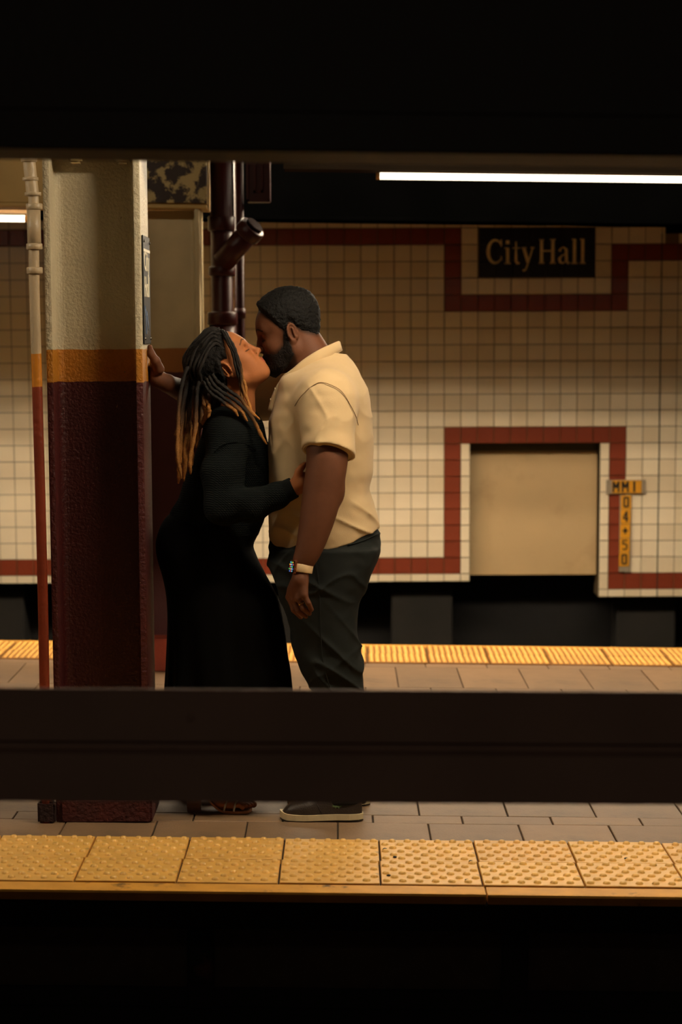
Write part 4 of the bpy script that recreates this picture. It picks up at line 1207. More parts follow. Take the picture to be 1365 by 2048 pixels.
# hems: body, sleeves
hem_x = [at(q, 1080, YM)[0] for q in (530, 545, 600, 655, 705, 740, 765)]
hem_z = [at(640, q, YM)[2] for q in (1104, 1103, 1099, 1092, 1078, 1062, 1048)]
p.clip_fn(lambda x, y, z: np.interp(x, hem_x, hem_z) - z)
dn = (s1 - s0) / np.linalg.norm(s1 - s0); dn = dn + np.array([-0.20, 0, 0]); dn /= np.linalg.norm(dn)
nearm = lambda x, y, z: np.maximum(np.maximum((x - s1[0]) * dn[0] + (y - s1[1]) * dn[1] + (z - s1[2]) * dn[2], y - (YM - 0.20)), -z + s1[2] - 0.1)
sl_all = (slice(None),) * 3
def cut_below(vol, c, d, ymin=None, ymax=None, span=0.16):
    """remove what lies beyond a plane, only near its centre"""
    c = np.array(c); sl = vol.win(c - span, c + span, 0)
    x, y, z = vol.crd(sl)
    pl = (x - c[0]) * d[0] + (y - c[1]) * d[1] + (z - c[2]) * d[2]
    lat = np.sqrt(np.maximum((x - c[0]) ** 2 + (y - c[1]) ** 2 + (z - c[2]) ** 2 - pl ** 2, 0)) - span * 0.72
    reg = np.maximum(-pl, lat)
    vol.f[sl] = np.maximum(vol.f[sl], -reg).astype(np.float32)
df = (f1 - f0) / np.linalg.norm(f1 - f0)
# only the sleeve beyond its hem goes, not the body: restore the body by remembering it
body_f = Vol(xs, ys, zs); body_f.loft([(z, a, b, y_, h + .004) for z, a, b, y_, h in TS], 0.03)
body_f.clip_fn(lambda x, y, z: np.interp(x, hem_x, hem_z) - z)
cut_below(p, s1, dn); cut_below(p, f1, df)
p.f = np.minimum(p.f, body_f.f)
# hollow the sleeve mouths
p.cone(s1 - dn * 0.03, s1 + dn * 0.05, 0.074, 0.080, 0.004, 'cut') if False else None
def shirt_folds(a, b, c):
    zc = c
    waist = np.exp(-((zc - 1.02) / 0.10) ** 2)
    back = smoothstep(-0.10, 0.08, a)
    rdg = lambda n_: np.maximum(1 - np.abs(n_), 0) ** 2.5
    f_ = -0.0100 * waist * (0.35 + 0.65 * back) * rdg(1.5 * vnoise(a * 5 + 2 * zc, b * 3.5, zc * 17 + a * 8, 11))
    f_ += 0.004 * waist
    chest = np.exp(-((zc - 1.36) / 0.13) ** 2)
    f_ += -0.0042 * chest * rdg(1.6 * vnoise(a * 9 + zc * 7, b * 5, zc * 8 - a * 12, 12))
    f_ += 0.0016 * vnoise(a * 28, b * 28, zc * 40, 13)
    nearslv = smoothstep(8.09, 8.02, b)
    f_ += -0.0045 * nearslv * rdg(1.7 * vnoise(a * 7 - zc * 12, b * 4, zc * 8 + a * 12, 14))
    # armhole seam as a fine groove
    return f_
p.disp(shirt_folds)
me, V = p.mesh('polo_shirt', 2)
polo = link('polo_shirt', me, man, M_POLO)
# sleeve hems: ribbed bands
def ring_band(name, c, d, r0, r1, length, mt, parent, sides=40, th=0.003, sq=None):
    d = np.array(d) / np.linalg.norm(d)
    a = np.array([0., 0, 1]) if abs(d[2]) < .8 else np.array([0., 1, 0])
    e1 = np.cross(d, a); e1 /= np.linalg.norm(e1); e2 = np.cross(d, e1)
    V_ = []; F_ = []
    prof = [(-length / 2, r0), (-length / 2, r0 + th), (-length * .42, r0 + th * 1.3), (length * .42, r1 + th * 1.3), (length / 2, r1 + th), (length / 2, r1)]
    n_ = len(prof)
    for k_ in range(sides):
        t_ = 2 * math.pi * k_ / sides
        for (h_, r_) in prof:
            V_.append(c + d * h_ + (e1 * math.cos(t_) + e2 * math.sin(t_)) * r_)
    for k_ in range(sides):
        k2 = (k_ + 1) % sides
        for q in range(n_): F_.append((k_ * n_ + q, k2 * n_ + q, k2 * n_ + (q + 1) % n_, k_ * n_ + (q + 1) % n_))
    me_ = mesh_from(name, V_, F_, True)
    return link(name, me_, parent, mt)
ring_band('sleeve_hem', s1 - dn * 0.011, dn, 0.0805, 0.0800, 0.026, M_POLO, polo)
ring_band('sleeve_hem', f1 - df * 0.011, df, 0.074, 0.074, 0.026, M_POLO, polo)
ring_band('hem_stitch', s1 - dn * 0.027, dn, 0.0812, 0.0812, 0.0025, M_THREAD, polo, 40, 0.0028)
# shoulder seam: a thread line over the near shoulder, laid on the cloth
def surf_pts(vol, pxs, y_start):
    """drop pixels straight back onto a volume's surface"""
    out = []
    for (px, py) in pxs:
        for Y in np.arange(y_start, y_start + 0.5, 0.002):
            q = at(px, py, Y)
            i, j, k_ = (int(np.clip(np.searchsorted(ax, c_), 0, len(ax) - 1)) for ax, c_ in zip((vol.xs, vol.ys, vol.zs), q))
            if vol.f[i, j, k_] < 0.0008: out.append(at(px, py, Y - 0.0035)); break
    return out
sp_ = surf_pts(p, [(590, 812), (600, 796), (615, 780), (630, 769), (642, 765), (660, 769), (683, 782), (700, 808), (712, 832), (717, 850)], 7.90)
if len(sp_) > 3: tube('armhole_seam', spline(sp_, 40), 0.0013, M_THREAD, polo, 6)
# collar: folded band round the neck with its leaf
cpx = []
ctr = at(633, 716, 8.275)
# collar path, from the front tip round the near side, the back, and the far side
near_path = [at(573, 757, 8.205), at(590, 745, 8.185), at(612, 726, 8.180), at(640, 707, 8.190), at(664, 694, 8.225), at(676, 688, 8.275)]
far_path = [np.array([q[0], 2 * 8.275 - q[1], q[2]]) for q in reversed(near_path[:-1])]
path = spline(near_path + far_path, 60)
V_ = []; F_ = []
cen = np.array([at(628, 716, 8.275)[0], 8.275])
for i_, q in enumerate(path):
    t_ = path[min(i_ + 1, 59)] - path[max(i_ - 1, 0)]; t_ /= np.linalg.norm(t_)
    out_ = np.cross(t_, np.array([0, 0, 1.])); out_ /= np.linalg.norm(out_)
    if (q[:2] - cen) @ out_[:2] < 0: out_ = -out_
    upv = np.cross(out_, t_); upv = upv if upv[2] > 0 else -upv
    ins = 1 - 0.0
    prof = [(-0.005, -0.022), (-0.004, 0.006), (-0.001, 0.013), (0.004, 0.0145), (0.009, 0.010), (0.0125, -0.008), (0.0165, -0.031), (0.0130, -0.032), (0.0085, -0.008), (0.004, 0.003), (0.000, 0.003), (-0.001, -0.022)]
    bk = 1 - 0.30 * math.exp(-((i_ - 29.5) / 9.0) ** 2)
    for (a_, b_) in prof: V_.append(q + out_ * a_ + upv * b_ * bk)
n_ = len(prof)
for i_ in range(59):
    for q in range(n_): F_.append((i_ * n_ + q, (i_ + 1) * n_ + q, (i_ + 1) * n_ + (q + 1) % n_, i_ * n_ + (q + 1) % n_))
F_.append(tuple(range(n_))); F_.append(tuple(59 * n_ + q for q in reversed(range(n_))))
me = mesh_from('collar', V_, F_, True)
bm = bmesh.new(); bm.from_mesh(me); bmesh.ops.recalc_face_normals(bm, faces=bm.faces); bm.to_mesh(me); bm.free()
link('collar', me, polo, M_POLO)
# placket with buttons on the chest front
pk = [at(570, 762, 8.262), at(560, 778, 8.262), at(551, 800, 8.262), at(545, 822, 8.262)]
tube('placket', spline([q + np.array([-0.004, 0, 0]) for q in pk], 12), 0.012, M_POLO, polo, 8)
for q in (pk[1], pk[2]):
    bm = bmesh.new(); bmesh.ops.create_cone(bm, cap_ends=True, segments=12, radius1=0.0055, radius2=0.0055, depth=0.003, matrix=Matrix.Rotation(math.pi / 2, 4, 'Y'))
    o = bm_obj('button', bm, M_SOLE, polo); o.location = q + np.array([-0.016, 0, 0])

# trousers
xs = axis_lines([(-0.32, 0.20, 0.0045)]); ys = axis_lines([(8.02, 8.50, 0.0048)]); zs = axis_lines([(0.03, 1.12, 0.0050)])
t = Vol(xs, ys, zs)
t.loft(sec([(1060, 541, 757, .176), (1085, 541, 761, .186), (1106, 542, 760, .190), (1130, 545, 752, .190), (1150, 552, 740, .184)], YM), 0.02)
for LG in (LEGN, LEGF): t.loft(LG, 0.025)
def trouser_folds(a, b, c):
    rdg = lambda n_: (1 - np.abs(n_)) ** 4
    f_ = -0.006 * rdg(1.6 * vnoise(a * 5 + c * 4, b * 4, c * 10 - a * 8, 21)) + 0.0015 * vnoise(a * 30, b * 30, c * 40, 22)
    f_ += -0.014 * np.exp(-((c - 0.50) / 0.16) ** 2) * rdg(1.5 * vnoise(a * 6 + c * 9, b * 4, c * 8 + a * 9, 23))
    f_ += -0.012 * np.exp(-((c - 0.84) / 0.08) ** 2) * rdg(1.4 * vnoise(a * 5, b * 4, c * 15 + a * 9, 24))
    return f_
t.disp(trouser_folds)
me, V = t.mesh('trousers', 2)
tr = link('trousers', me, man, M_TROUSER)
sp_ = surf_pts(t, [(696, 1090), (712, 1086), (730, 1080), (745, 1073), (756, 1068)], 8.0)
if len(sp_) > 2: tube('pocket_seam', spline(sp_, 16), 0.0022, M_TROUSER, tr, 6)
sp_ = surf_pts(t, [(632, 1120), (636, 1150), (640, 1200), (642, 1260), (646, 1320), (660, 1375)], 8.0)
if len(sp_) > 2: tube('side_seam', spline(sp_, 24), 0.0016, M_TROUSER, tr, 6)

# shoes
def shoe(yc, px_toe, px_heel, py, tag_emblem):
    a = at(px_toe, py, yc)[0]; b = at(px_heel, py, yc)[0]
    L_ = b - a; zf = fz((a + b) / 2)
    root = empty('shoe', (a, yc, zf)); root.parent = man
    def halfw(t_): return np.interp(t_, [0, .03, .08, .18, .32, .5, .68, .84, .94, 1.0], [0.006, .024, .036, .046, .050, .042, .036, .038, .030, .010])
    ts = np.concatenate([np.linspace(0, .1, 8), np.linspace(.14, .88, 16), np.linspace(.91, 1.0, 7)])
    def slab(name, z0f, z1f, grow, mt):
        V_ = []; F_ = []
        out = [(t_ * L_, halfw(t_) + grow) for t_ in ts]
        n2 = len(out)
        lo_ = [(x_, -h_) for x_, h_ in out] + [(x_, h_) for x_, h_ in reversed(out)]
        for (x_, y_) in lo_: V_.append((x_, y_, z0f(x_ / L_)))
        for (x_, y_) in lo_: V_.append((x_, y_, z1f(x_ / L_)))
        m_ = len(lo_)
        F_.append(tuple(reversed(range(m_)))); F_.append(tuple(range(m_, 2 * m_)))
        for q in range(m_): F_.append((q, (q + 1) % m_, m_ + (q + 1) % m_, m_ + q))
        return link(name, mesh_from(name, V_, F_, False), root, mt)
    spring = lambda t_: 0.006 * max(0, (0.12 - t_) / 0.12) ** 2 * 1.2
    slab('outsole', lambda t_: spring(t_), lambda t_: 0.006 + spring(t_), 0.000, M_SOLE_D)
    slab('midsole', lambda t_: 0.006 + spring(t_), lambda t_: 0.026 + spring(t_) + 0.004 * max(0, 1 - t_ * 8), 0.003, M_SOLE)
    slab('rand_line', lambda t_: 0.020, lambda t_: 0.0225, 0.0042 if True else 0, M_SOLE_D) if False else None
    # upper: half-oval sections
    V_ = []; F_ = []; nr = 15
    tt = np.linspace(0.012, 0.985, 26)
    for t_ in tt:
        hw = float(halfw(t_)) - 0.001
        hh_ = float(np.interp(t_, [0, .03, .10, .22, .38, .50, .62, .80, .93, 1.0], [0.010, .026, .040, .050, .066, .084, .092, .092, .088, .070]))
        tp = float(np.interp(t_, [0, .3, .5, 1], [1, 1, .72, .66]))
        for k_ in range(nr):
            an_ = math.pi * k_ / (nr - 1)
            cs, sn = math.cos(an_), math.sin(an_)
            e_ = 0.75
            yy = hw * math.copysign(abs(cs) ** e_, cs); zz = abs(sn) ** 0.8
            yy *= 1 - (1 - tp) * zz
            V_.append((t_ * L_ + 0.006 * zz * (1 if t_ < .1 else 0), yy, 0.022 + (hh_ - 0.004) * zz))
    for i_ in range(len(tt) - 1):
        for k_ in range(nr - 1): F_.append((i_ * nr + k_, (i_ + 1) * nr + k_, (i_ + 1) * nr + k_ + 1, i_ * nr + k_ + 1))
    F_.append(tuple(reversed(range(nr)))); F_.append(tuple((len(tt) - 1) * nr + k_ for k_ in range(nr)))
    me_ = mesh_from('upper', V_, F_, True)
    bm_ = bmesh.new(); bm_.from_mesh(me_); bmesh.ops.recalc_face_normals(bm_, faces=bm_.faces); bm_.to_mesh(me_); bm_.free()
    up = link('upper', me_, root, M_LEATHER)
    # quarter seam and two lace rows
    def on_upper(t_, an_deg):
        hw = float(halfw(t_)) - 0.001
        hh_ = float(np.interp(t_, [0, .03, .10, .22, .38, .50, .62, .80, .93, 1.0], [0.010, .026, .040, .050, .066, .084, .092, .092, .088, .070]))
        tp = float(np.interp(t_, [0, .3, .5, 1], [1, 1, .72, .66])); an_ = math.radians(an_deg); cs, sn = math.cos(an_), math.sin(an_)
        zz = abs(sn) ** .8; yy = hw * math.copysign(abs(cs) ** .75, cs) * (1 - (1 - tp) * zz)
        return (t_ * L_, yy, 0.022 + (hh_ - 0.004) * zz)
    tube('quarter_seam', [on_upper(tq, aq) for tq, aq in ((.50, 183), (.46, 160), (.42, 140), (.39, 118), (.385, 90), (.39, 62), (.42, 40), (.46, 20))], 0.0016, M_LACE, root, 6)
    for tq in (.43, .48):
        tube('lace', [on_upper(tq, aq) for aq in (122, 110, 90, 70, 58)], 0.0028, M_LACE, root, 8)
    if tag_emblem:
        # small crocodile badge: body, jaws, tail, legs
        e0 = on_upper(.70, 158)
        st_ = [([(0, 0), (0.006, .0006), (0.012, .0002)], [.0042, .0050, .0040]), ([(0.012, .0006), (0.0185, .0035)], [.003, .0014]), ([(0.012, -.0004), (0.0185, -.0006)], [.003, .0014]),
               ([(0, 0), (-.004, .0010), (-.006, .0038), (-.0045, .0062), (-.0015, .0070)], [.0040, .0034, .0026, .002, .001]), ([(0.002, -.001), (0.001, -.005)], .0018), ([(0.009, -.001), (0.010, -.005)], .0018)]
        me2 = stroke_mesh([([(-q[0] * 1.3, q[1] * 1.3) for q in pts_], [w2 * 1.3 for w2 in wd_] if hasattr(wd_, '__len__') else wd_ * 1.3) for pts_, wd_ in st_], 0.0035, -0.003)
        o_ = link('emblem', me2, root, M_GREEN, (e0[0] + .004, e0[1] - 0.0016, e0[2] - 0.010), (math.radians(-14), 0, 0))
    return root
shoe(8.115, 560.5, 727, 1640, True)
shoe(8.390, 575, 741, 1625, False)

# wristwatch
wat = empty('wristwatch', tuple(at(604, 1137, 7.94))); wat.parent = man
c_ = at(604.5, 1136.5, 7.94) ; axd = at(604, 1146, 7.938) - at(607, 1126, 7.941)
axd = axd / np.linalg.norm(axd)
wo = np.array(wat.location)
ring_band('strap', c_ - wo, axd, 0.0325, 0.0318, 0.027, M_BAND, wat, 40, 0.003)
fd = np.array([-0.86, -0.50, 0.0]); fd = fd - axd * (fd @ axd); fd /= np.linalg.norm(fd)
sd = np.cross(axd, fd)
RT = Matrix((tuple(sd), tuple(-axd), tuple(fd))).transposed()
def wpart(name, hx_, hy_, z0_, z1_, mt, bev, dx=0, dy=0):
    me_ = box_mesh(name, (dx - hx_, dy - hy_, z0_), (dx + hx_, dy + hy_, z1_), bev, 3)
    me_.transform(Matrix.Translation(Vector(tuple(c_ - wo))) @ RT.to_4x4())
    me_.polygons.foreach_set('use_smooth', [False] * len(me_.polygons))
    return link(name, me_, wat, mt)
wpart('case', 0.0185, 0.0215, 0.029, 0.0400, M_WATCH, 0.0042)
wpart('screen', 0.0165, 0.0195, 0.0385, 0.0408, M_SCREEN, 0.001)
iconc = [(90, 190, 230), (90, 200, 120), (230, 170, 60), (220, 220, 230), (70, 130, 230), (230, 90, 70)]
icm = [mat('app_icon_%d' % i_, c2, 0.4, emis=lin(c2), estr=0.6) for i_, c2 in enumerate(iconc)]
kk = 0
for ri_, n_ in enumerate((3, 4, 3, 4, 3)):
    for ci_ in range(n_):
        bm = bmesh.new(); bmesh.ops.create_circle(bm, cap_ends=True, segments=8, radius=0.0030)
        dx_, dy_ = (ci_ - (n_ - 1) / 2) * 0.0078, (ri_ - 2) * 0.0072
        me_ = bpy.data.meshes.new('app_icon'); bm.to_mesh(me_); bm.free()
        me_.transform(Matrix.Translation(Vector(tuple(c_ - wo))) @ RT.to_4x4() @ Matrix.Translation((dx_, dy_, 0.0411)))
        link('app_icon', me_, wat, icm[(kk * 5 + ri_) % 6]); kk += 1
wpart('crown', 0.0022, 0.003, 0.033, 0.038, M_WATCH, 0.0008, -0.0195, -0.008)
# ring on the ring finger
rq = KN[1] * 0.45 + MD[1] * 0.55
ring_band('finger_ring', rq, MD[1] - KN[1], 0.0100, 0.0098, 0.0035, M_GOLD, man, 24, 0.0012)

# ================================================================== THE WOMAN
YWm = 8.33
wskin = np.array(lin((158, 98, 58)))
CT, SN = math.cos(math.radians(40)), math.sin(math.radians(40))
HW = Head(at(467, 743, 8.262), (CT, 0, SN), (-SN, 0, CT), 0.97, 0.018)
xs = axis_lines([(-0.66, -0.46, 0.005), (-0.46, -0.20, 0.0024), (-0.20, 0.0, 0.0036)])
ys = axis_lines([(7.98, 8.14, 0.0036), (8.14, 8.40, 0.0027), (8.40, 8.66, 0.006)])
zs = axis_lines([(-0.01, 0.16, 0.003), (0.16, 0.95, 0.010), (0.95, 1.36, 0.004), (1.36, 1.70, 0.0024)])
g = Vol(xs, ys, zs)
wt_px = [(812, 432, 505, .085), (840, 414, 524, .135), (882, 399, 535, .155), (927, 383, 551, .158), (970, 366, 548, .150), (1000, 354, 541, .148), (1036, 338, 531, .152), (1070, 325, 516, .165)]
WT = sec(wt_px, YWm)
sk_px = [(1000, 362, 536, .130), (1020, 346, 533, .138), (1036, 331, 530, .148), (1070, 315.5, 516, .170), (1093, 313, 507, .182), (1113, 315, 514, .188), (1151, 325, 533, .196), (1190, 333, 553, .200), (1238, 336, 566, .205), (1305, 335.5, 575, .212), (1382, 334, 583, .222), (1450, 332, 588, .230), (1515, 331, 592, .236)]
g.loft([(z, a + .03, b - .03, y_, h - .03) for z, a, b, y_, h in WT], 0.03)
g.loft([(z, a + .03, b - .05, y_, h - .03) for z, a, b, y_, h in sec(sk_px[3:8], YWm)], 0.03)
# legs to high-heeled feet
def foot(yc, dxp):
    hip = at(430 + dxp, 1160, yc); kn = at(435 + dxp, 1370, yc); ank = at(402 + dxp, 1498, yc)
    hl = at(394 + dxp, 1553, yc); ball = at(456 + dxp, 1610, yc)
    zf = fz(ball[0]); ball[2] = zf + 0.034
    g.chain([hip, kn, ank], [0.085, 0.055, 0.033], 0.02)
    g.cone(ank, (hl[0], yc, hl[2] + 0.005), 0.033, 0.029, 0.015)
    g.cone((hl[0], yc, hl[2]), ball, 0.028, 0.026, 0.02); g.cone(ank, (ball[0] - .03, yc, ball[2] + .02), 0.034, 0.024, 0.02)
    g.ell((ball[0], yc, zf + 0.030), (0.045, 0.040, 0.021), None, 0.015)
    for i_ in range(5):
        yy = yc - 0.032 + i_ * 0.0155          # little toe nearest the viewer for her right foot
        ln = (0.030, 0.037, 0.042, 0.046, 0.050)[i_]; rr = (0.0082, 0.0088, 0.0092, 0.0095, 0.0125)[i_]
        a_ = np.array([ball[0] + 0.022 + i_ * 0.004, yy, zf + 0.026]); b_ = a_ + np.array([ln * .55, 0.001, 0.004]); c2 = a_ + np.array([ln, 0.001, -0.006])
        g.cone(a_, b_, rr, rr, 0.006); g.cone(b_, c2, rr, rr * .95, 0.004)
    return hl, ball, zf
F1 = foot(8.235, 0); F2 = foot(8.44, -14)
# neck and shoulders
g.cone(HW.P(-0.030, -0.045), at(468, 838, 8.31), 0.052, 0.058, 0.03)
g.cone(HW.P(0.010, -0.062), at(484, 830, 8.30), 0.038, 0.045, 0.03)
g.cone(at(462, 848, 8.32), at(452, 868, 8.18), 0.05, 0.055, 0.04); g.cone(at(462, 848, 8.32), at(470, 868, 8.47), 0.05, 0.055, 0.04)
# near arm bent, hand at his waist
WA = [at(453, 885, 8.165), at(452, 1008, 8.090), at(505, 1006, 8.066), at(583, 978, 8.052)]
g.chain(WA, [0.052, 0.040, 0.038, 0.026], 0.02)
hc = at(603, 966, 8.045)
g.cone(at(583, 978, 8.052), hc, 0.025, 0.026, 0.015)
g.ell(at(606, 965, 8.047), (0.034, 0.0155, 0.036), None, 0.012)
for kf in range(4):
    a_ = at(620, 948 + kf * 11, 8.045); b_ = at(640, 946 + kf * 12, 8.045); c2 = at(657, 948 + kf * 12.5, 8.050)
    if kf == 3: c2 = at(650, 948 + kf * 12.5, 8.05)
    g.cone(a_, b_, 0.0095, 0.0085, 0.005); g.cone(b_, c2, 0.0085, 0.0068, 0.004)
g.chain([at(592, 960, 8.038), at(598, 943, 8.034), at(604, 934, 8.034), at(610, 928, 8.036)], [0.014, 0.0115, 0.0095, 0.0075], 0.008)
# far arm round his far side
WB = [at(468, 880, 8.48), at(486, 985, 8.53), at(545, 985, 8.50), at(590, 972, 8.485)]
g.chain(WB, [0.055, 0.046, 0.038, 0.026], 0.02)
g.ell(at(610, 968, 8.482), (0.034, 0.016, 0.034), None, 0.012)
for kf in range(4):
    a_ = at(622, 952 + kf * 11, 8.482); c2 = at(652, 950 + kf * 12, 8.476); g.cone(a_, c2, 0.0095, 0.007, 0.005)
add_head(g, HW, False)
me, V = g.mesh('person', 2)
wc = face_tint(HW, V, wskin, np.array(lin((150, 74, 58))), np.array(lin((34, 20, 14))), False)
set_tint(me, wc)
woman = link('person', me, None, M_SKIN); tag(woman, 'woman with long locs in dark sweater and long black skirt, face tilted up', 'person', 'kissing couple')

# hair: scalp cap
ho = HW.o
hv = sub_field(g, ho - 0.17, ho + 0.17)
x, y, z = hv.crd((slice(None),) * 3)
u_, v_, w_ = HW.locg(x, y, z)
line = np.interp(u_, [-0.13, -0.06, -0.035, -0.020, -0.008, 0.006, 0.016, 0.028, 0.044, 0.057, 0.12], [-0.085, -0.060, -0.030, 0.012, 0.036, 0.034, 0.026, 0.050, 0.080, 0.108, 0.150])
thick = 0.012 * smoothstep(-0.004, 0.02, v_ - line) + 0.009 * smoothstep(0.06, -0.08, u_) * smoothstep(-0.06, 0.03, v_)
fh = np.maximum(hv.f - thick, (line - v_) * 0.8)
hv.f = fh.astype(np.float32)
hv.disp(lambda a, b, c: 0.0022 * vnoise(a * 120, b * 120, c * 120, 31) + 0.001 * vnoise(a * 250, b * 250, c * 250, 32), 0.012)
me, V = hv.mesh('hair', 0)
set_tint(me, np.tile(np.array(lin((11, 9, 8))), (len(V), 1)))
hair = link('hair', me, woman, M_HAIR)
# locks
dark_l, gold_l = np.array(lin((18, 13, 10))), np.array(lin((168, 112, 50)))
random.seed(21); rs = np.random.RandomState(5)
def lock(pts, r, gold0, gold1, n_=34):
    P_ = spline(pts, n_)
    L_ = np.linspace(0, 1, n_)
    P_ = P_ + 0.0022 * np.stack([np.sin(L_ * rs.uniform(14, 26) + rs.uniform(0, 6)) for _ in range(3)], 1) * L_[:, None] ** .5
    rad = r * (1 + 0.16 * np.sin(L_ * n_ * 1.9 + rs.uniform(0, 6))) * np.where(L_ > .9, 1 - (L_ - .9) * 6.0, 1)
    V_, F_ = tube_data(P_, list(rad), 8)
    me_ = mesh_from('dreadlock', V_, F_, True)
    tq = smoothstep(gold0, gold1, np.repeat(L_, 8))[:, None]
    set_tint(me_, dark_l * (1 - tq) + gold_l * tq * (0.75 + 0.35 * rs.rand()))
    return link('dreadlock', me_, hair, M_LOCK)
# swept-back locks lying over the scalp, gathered at the back
def on_head(u, v, w_, lift=0.0):
    """push a head-frame direction out to the hair cap"""
    c0 = np.array([-0.015, 0.03, 0.0]); dvec = np.array([u, v, w_]) - c0; dvec /= np.linalg.norm(dvec)
    lo_, hi_ = 0.03, 0.2
    for _ in range(22):
        m_ = (lo_ + hi_) / 2; q = HW.P(*(c0 + dvec * m_))
        i_, j_, k_ = (int(np.clip(np.searchsorted(ax, c3), 0, len(ax) - 1)) for ax, c3 in zip((hv.xs, hv.ys, hv.zs), q))
        if hv.f[i_, j_, k_] < 0: lo_ = m_
        else: hi_ = m_
    return HW.P(*(c0 + dvec * (lo_ + lift / HW.s)))
for i_ in range(13):
    w0 = -0.066 + i_ * 0.011
    aw = abs(w0)
    st_ = on_head(0.050 - aw * 0.45, 0.112 - aw * 0.9, w0, 0.001)
    m1 = on_head(0.010, 0.125 - aw * 0.55, w0 * 1.12, 0.003); m2 = on_head(-0.07, 0.080 - aw * .3, w0 * 1.3, 0.004); m3 = on_head(-0.105, 0.015, w0 * .8, 0.006)
    lock([st_, m1, m2, m3], 0.0062, 2, 3, 22)
for i_ in range(5):
    w0 = -0.075
    v0 = 0.070 - i_ * 0.016
    lock([on_head(0.040 - i_ * .010, v0, w0, 0.002), on_head(-0.02 - i_ * .006, v0 + .004, w0, 0.004), on_head(-0.08, v0 - .02, -0.05, 0.006), on_head(-0.11, v0 - .05, -0.02, .008)], 0.0060, 2, 3, 20)
# locks hanging down her back
hang = [(372, 742, 356, 830, 356, 905, 362, 958), (376, 735, 363, 812, 364, 880, 366, 930), (380, 748, 360, 845, 354, 868, 357, 884), (384, 752, 372, 830, 375, 890, 377, 935), (388, 756, 379, 826, 384, 884, 384, 930),
        (392, 760, 388, 815, 391, 850, 388, 880), (397, 762, 398, 808, 404, 840, 399, 866), (403, 764, 407, 803, 411, 825, 406, 852), (409, 768, 414, 800, 419, 815, 416, 835), (381, 745, 369, 835, 362, 875, 359, 900),
        (386, 765, 377, 850, 370, 905, 369, 962), (396, 772, 392, 840, 383, 905, 380, 950), (402, 775, 402, 830, 397, 862, 393, 895), (376, 760, 362, 860, 360, 920, 356, 968), (390, 772, 382, 856, 374, 900, 372, 945)]
for n_, (a, b, c, d, e, f_, g1_, h1_) in enumerate(hang):
    dy = 8.195 + 0.012 * ((n_ * 7) % 11)
    lock([HW.P(-0.06, 0.02, 0.0) * 0.35 + at(a, b, dy) * 0.65, at(a, b, dy - 0.005), at(c, d, dy - 0.02), at(e, f_, dy - 0.03), at(g1_, h1_, dy - 0.028)], 0.0072 + 0.0012 * ((n_ * 3) % 4) / 3, 0.35, 0.75)
# face-framing locks in front of the ear, and those swept forward over the shoulder
for n_, pts in enumerate((
    [(447, 662, 8.225), (458, 682, 8.178), (470, 706, 8.170), (478, 735, 8.172), (484, 765, 8.178), (492, 795, 8.172), (505, 822, 8.160), (519, 841, 8.158)],
    [(444, 661, 8.235), (454, 680, 8.182), (466, 708, 8.172), (474, 740, 8.175), (481, 772, 8.185), (488, 802, 8.175), (497, 825, 8.163), (507, 838, 8.160)],
    [(452, 664, 8.225), (463, 684, 8.176), (475, 712, 8.170), (483, 742, 8.174), (489, 768, 8.182), (496, 792, 8.178)],
    [(418, 752, 8.170), (428, 770, 8.165), (445, 784, 8.165), (466, 797, 8.160), (487, 815, 8.152), (505, 838, 8.150), (520, 862, 8.148), (533, 890, 8.150)],
    [(412, 756, 8.172), (424, 776, 8.165), (443, 792, 8.160), (463, 806, 8.155), (482, 823, 8.150), (497, 842, 8.148)],
    [(407, 762, 8.175), (420, 784, 8.165), (440, 800, 8.158), (460, 814, 8.152), (478, 832, 8.146)],
    [(425, 748, 8.168), (436, 764, 8.165), (455, 778, 8.168), (474, 792, 8.166), (493, 812, 8.156), (510, 832, 8.150)])):
    lock([at(*q) for q in pts], 0.0054 if n_ < 3 else 0.0062, 0.45 if n_ < 3 else 0.55, 0.8 if n_ < 3 else 1.0, 36)
# nose stud
bm = bmesh.new(); bmesh.ops.create_uvsphere(bm, u_segments=10, v_segments=8, radius=0.0024)
o = bm_obj('nose_stud', bm, M_GOLD, woman, True); o.location = HW.P(0.1030, -0.0225, -0.0205) if HW.w[1] > 0 else HW.P(0.1030, -0.0225, 0.0205)

# sweater
xs = axis_lines([(-0.64, 0.0, 0.0045)]); ys = axis_lines([(7.98, 8.64, 0.0048)]); zs = axis_lines([(0.88, 1.50, 0.0045)])
sw = Vol(xs, ys, zs)
sw.loft(WT, 0.03)
sw.cone(at(462, 846, 8.32), at(454, 872, 8.185), 0.058, 0.068, 0.05); sw.cone(at(462, 846, 8.32), at(470, 872, 8.47), 0.058, 0.064, 0.05)
sw.chain([at(455, 885, 8.165), at(446, 950, 8.12), at(450, 1012, 8.085)], [0.068, 0.070, 0.066], 0.02)
sw.chain([at(450, 1012, 8.085), at(505, 1010, 8.064), at(556, 991, 8.055), at(584, 977, 8.052)], [0.062, 0.052, 0.041, 0.033], 0.02)
sw.chain([WB[0], WB[1]], [0.068, 0.058], 0.02); sw.chain([WB[1], WB[2], WB[3]], [0.058, 0.045, 0.034], 0.02)
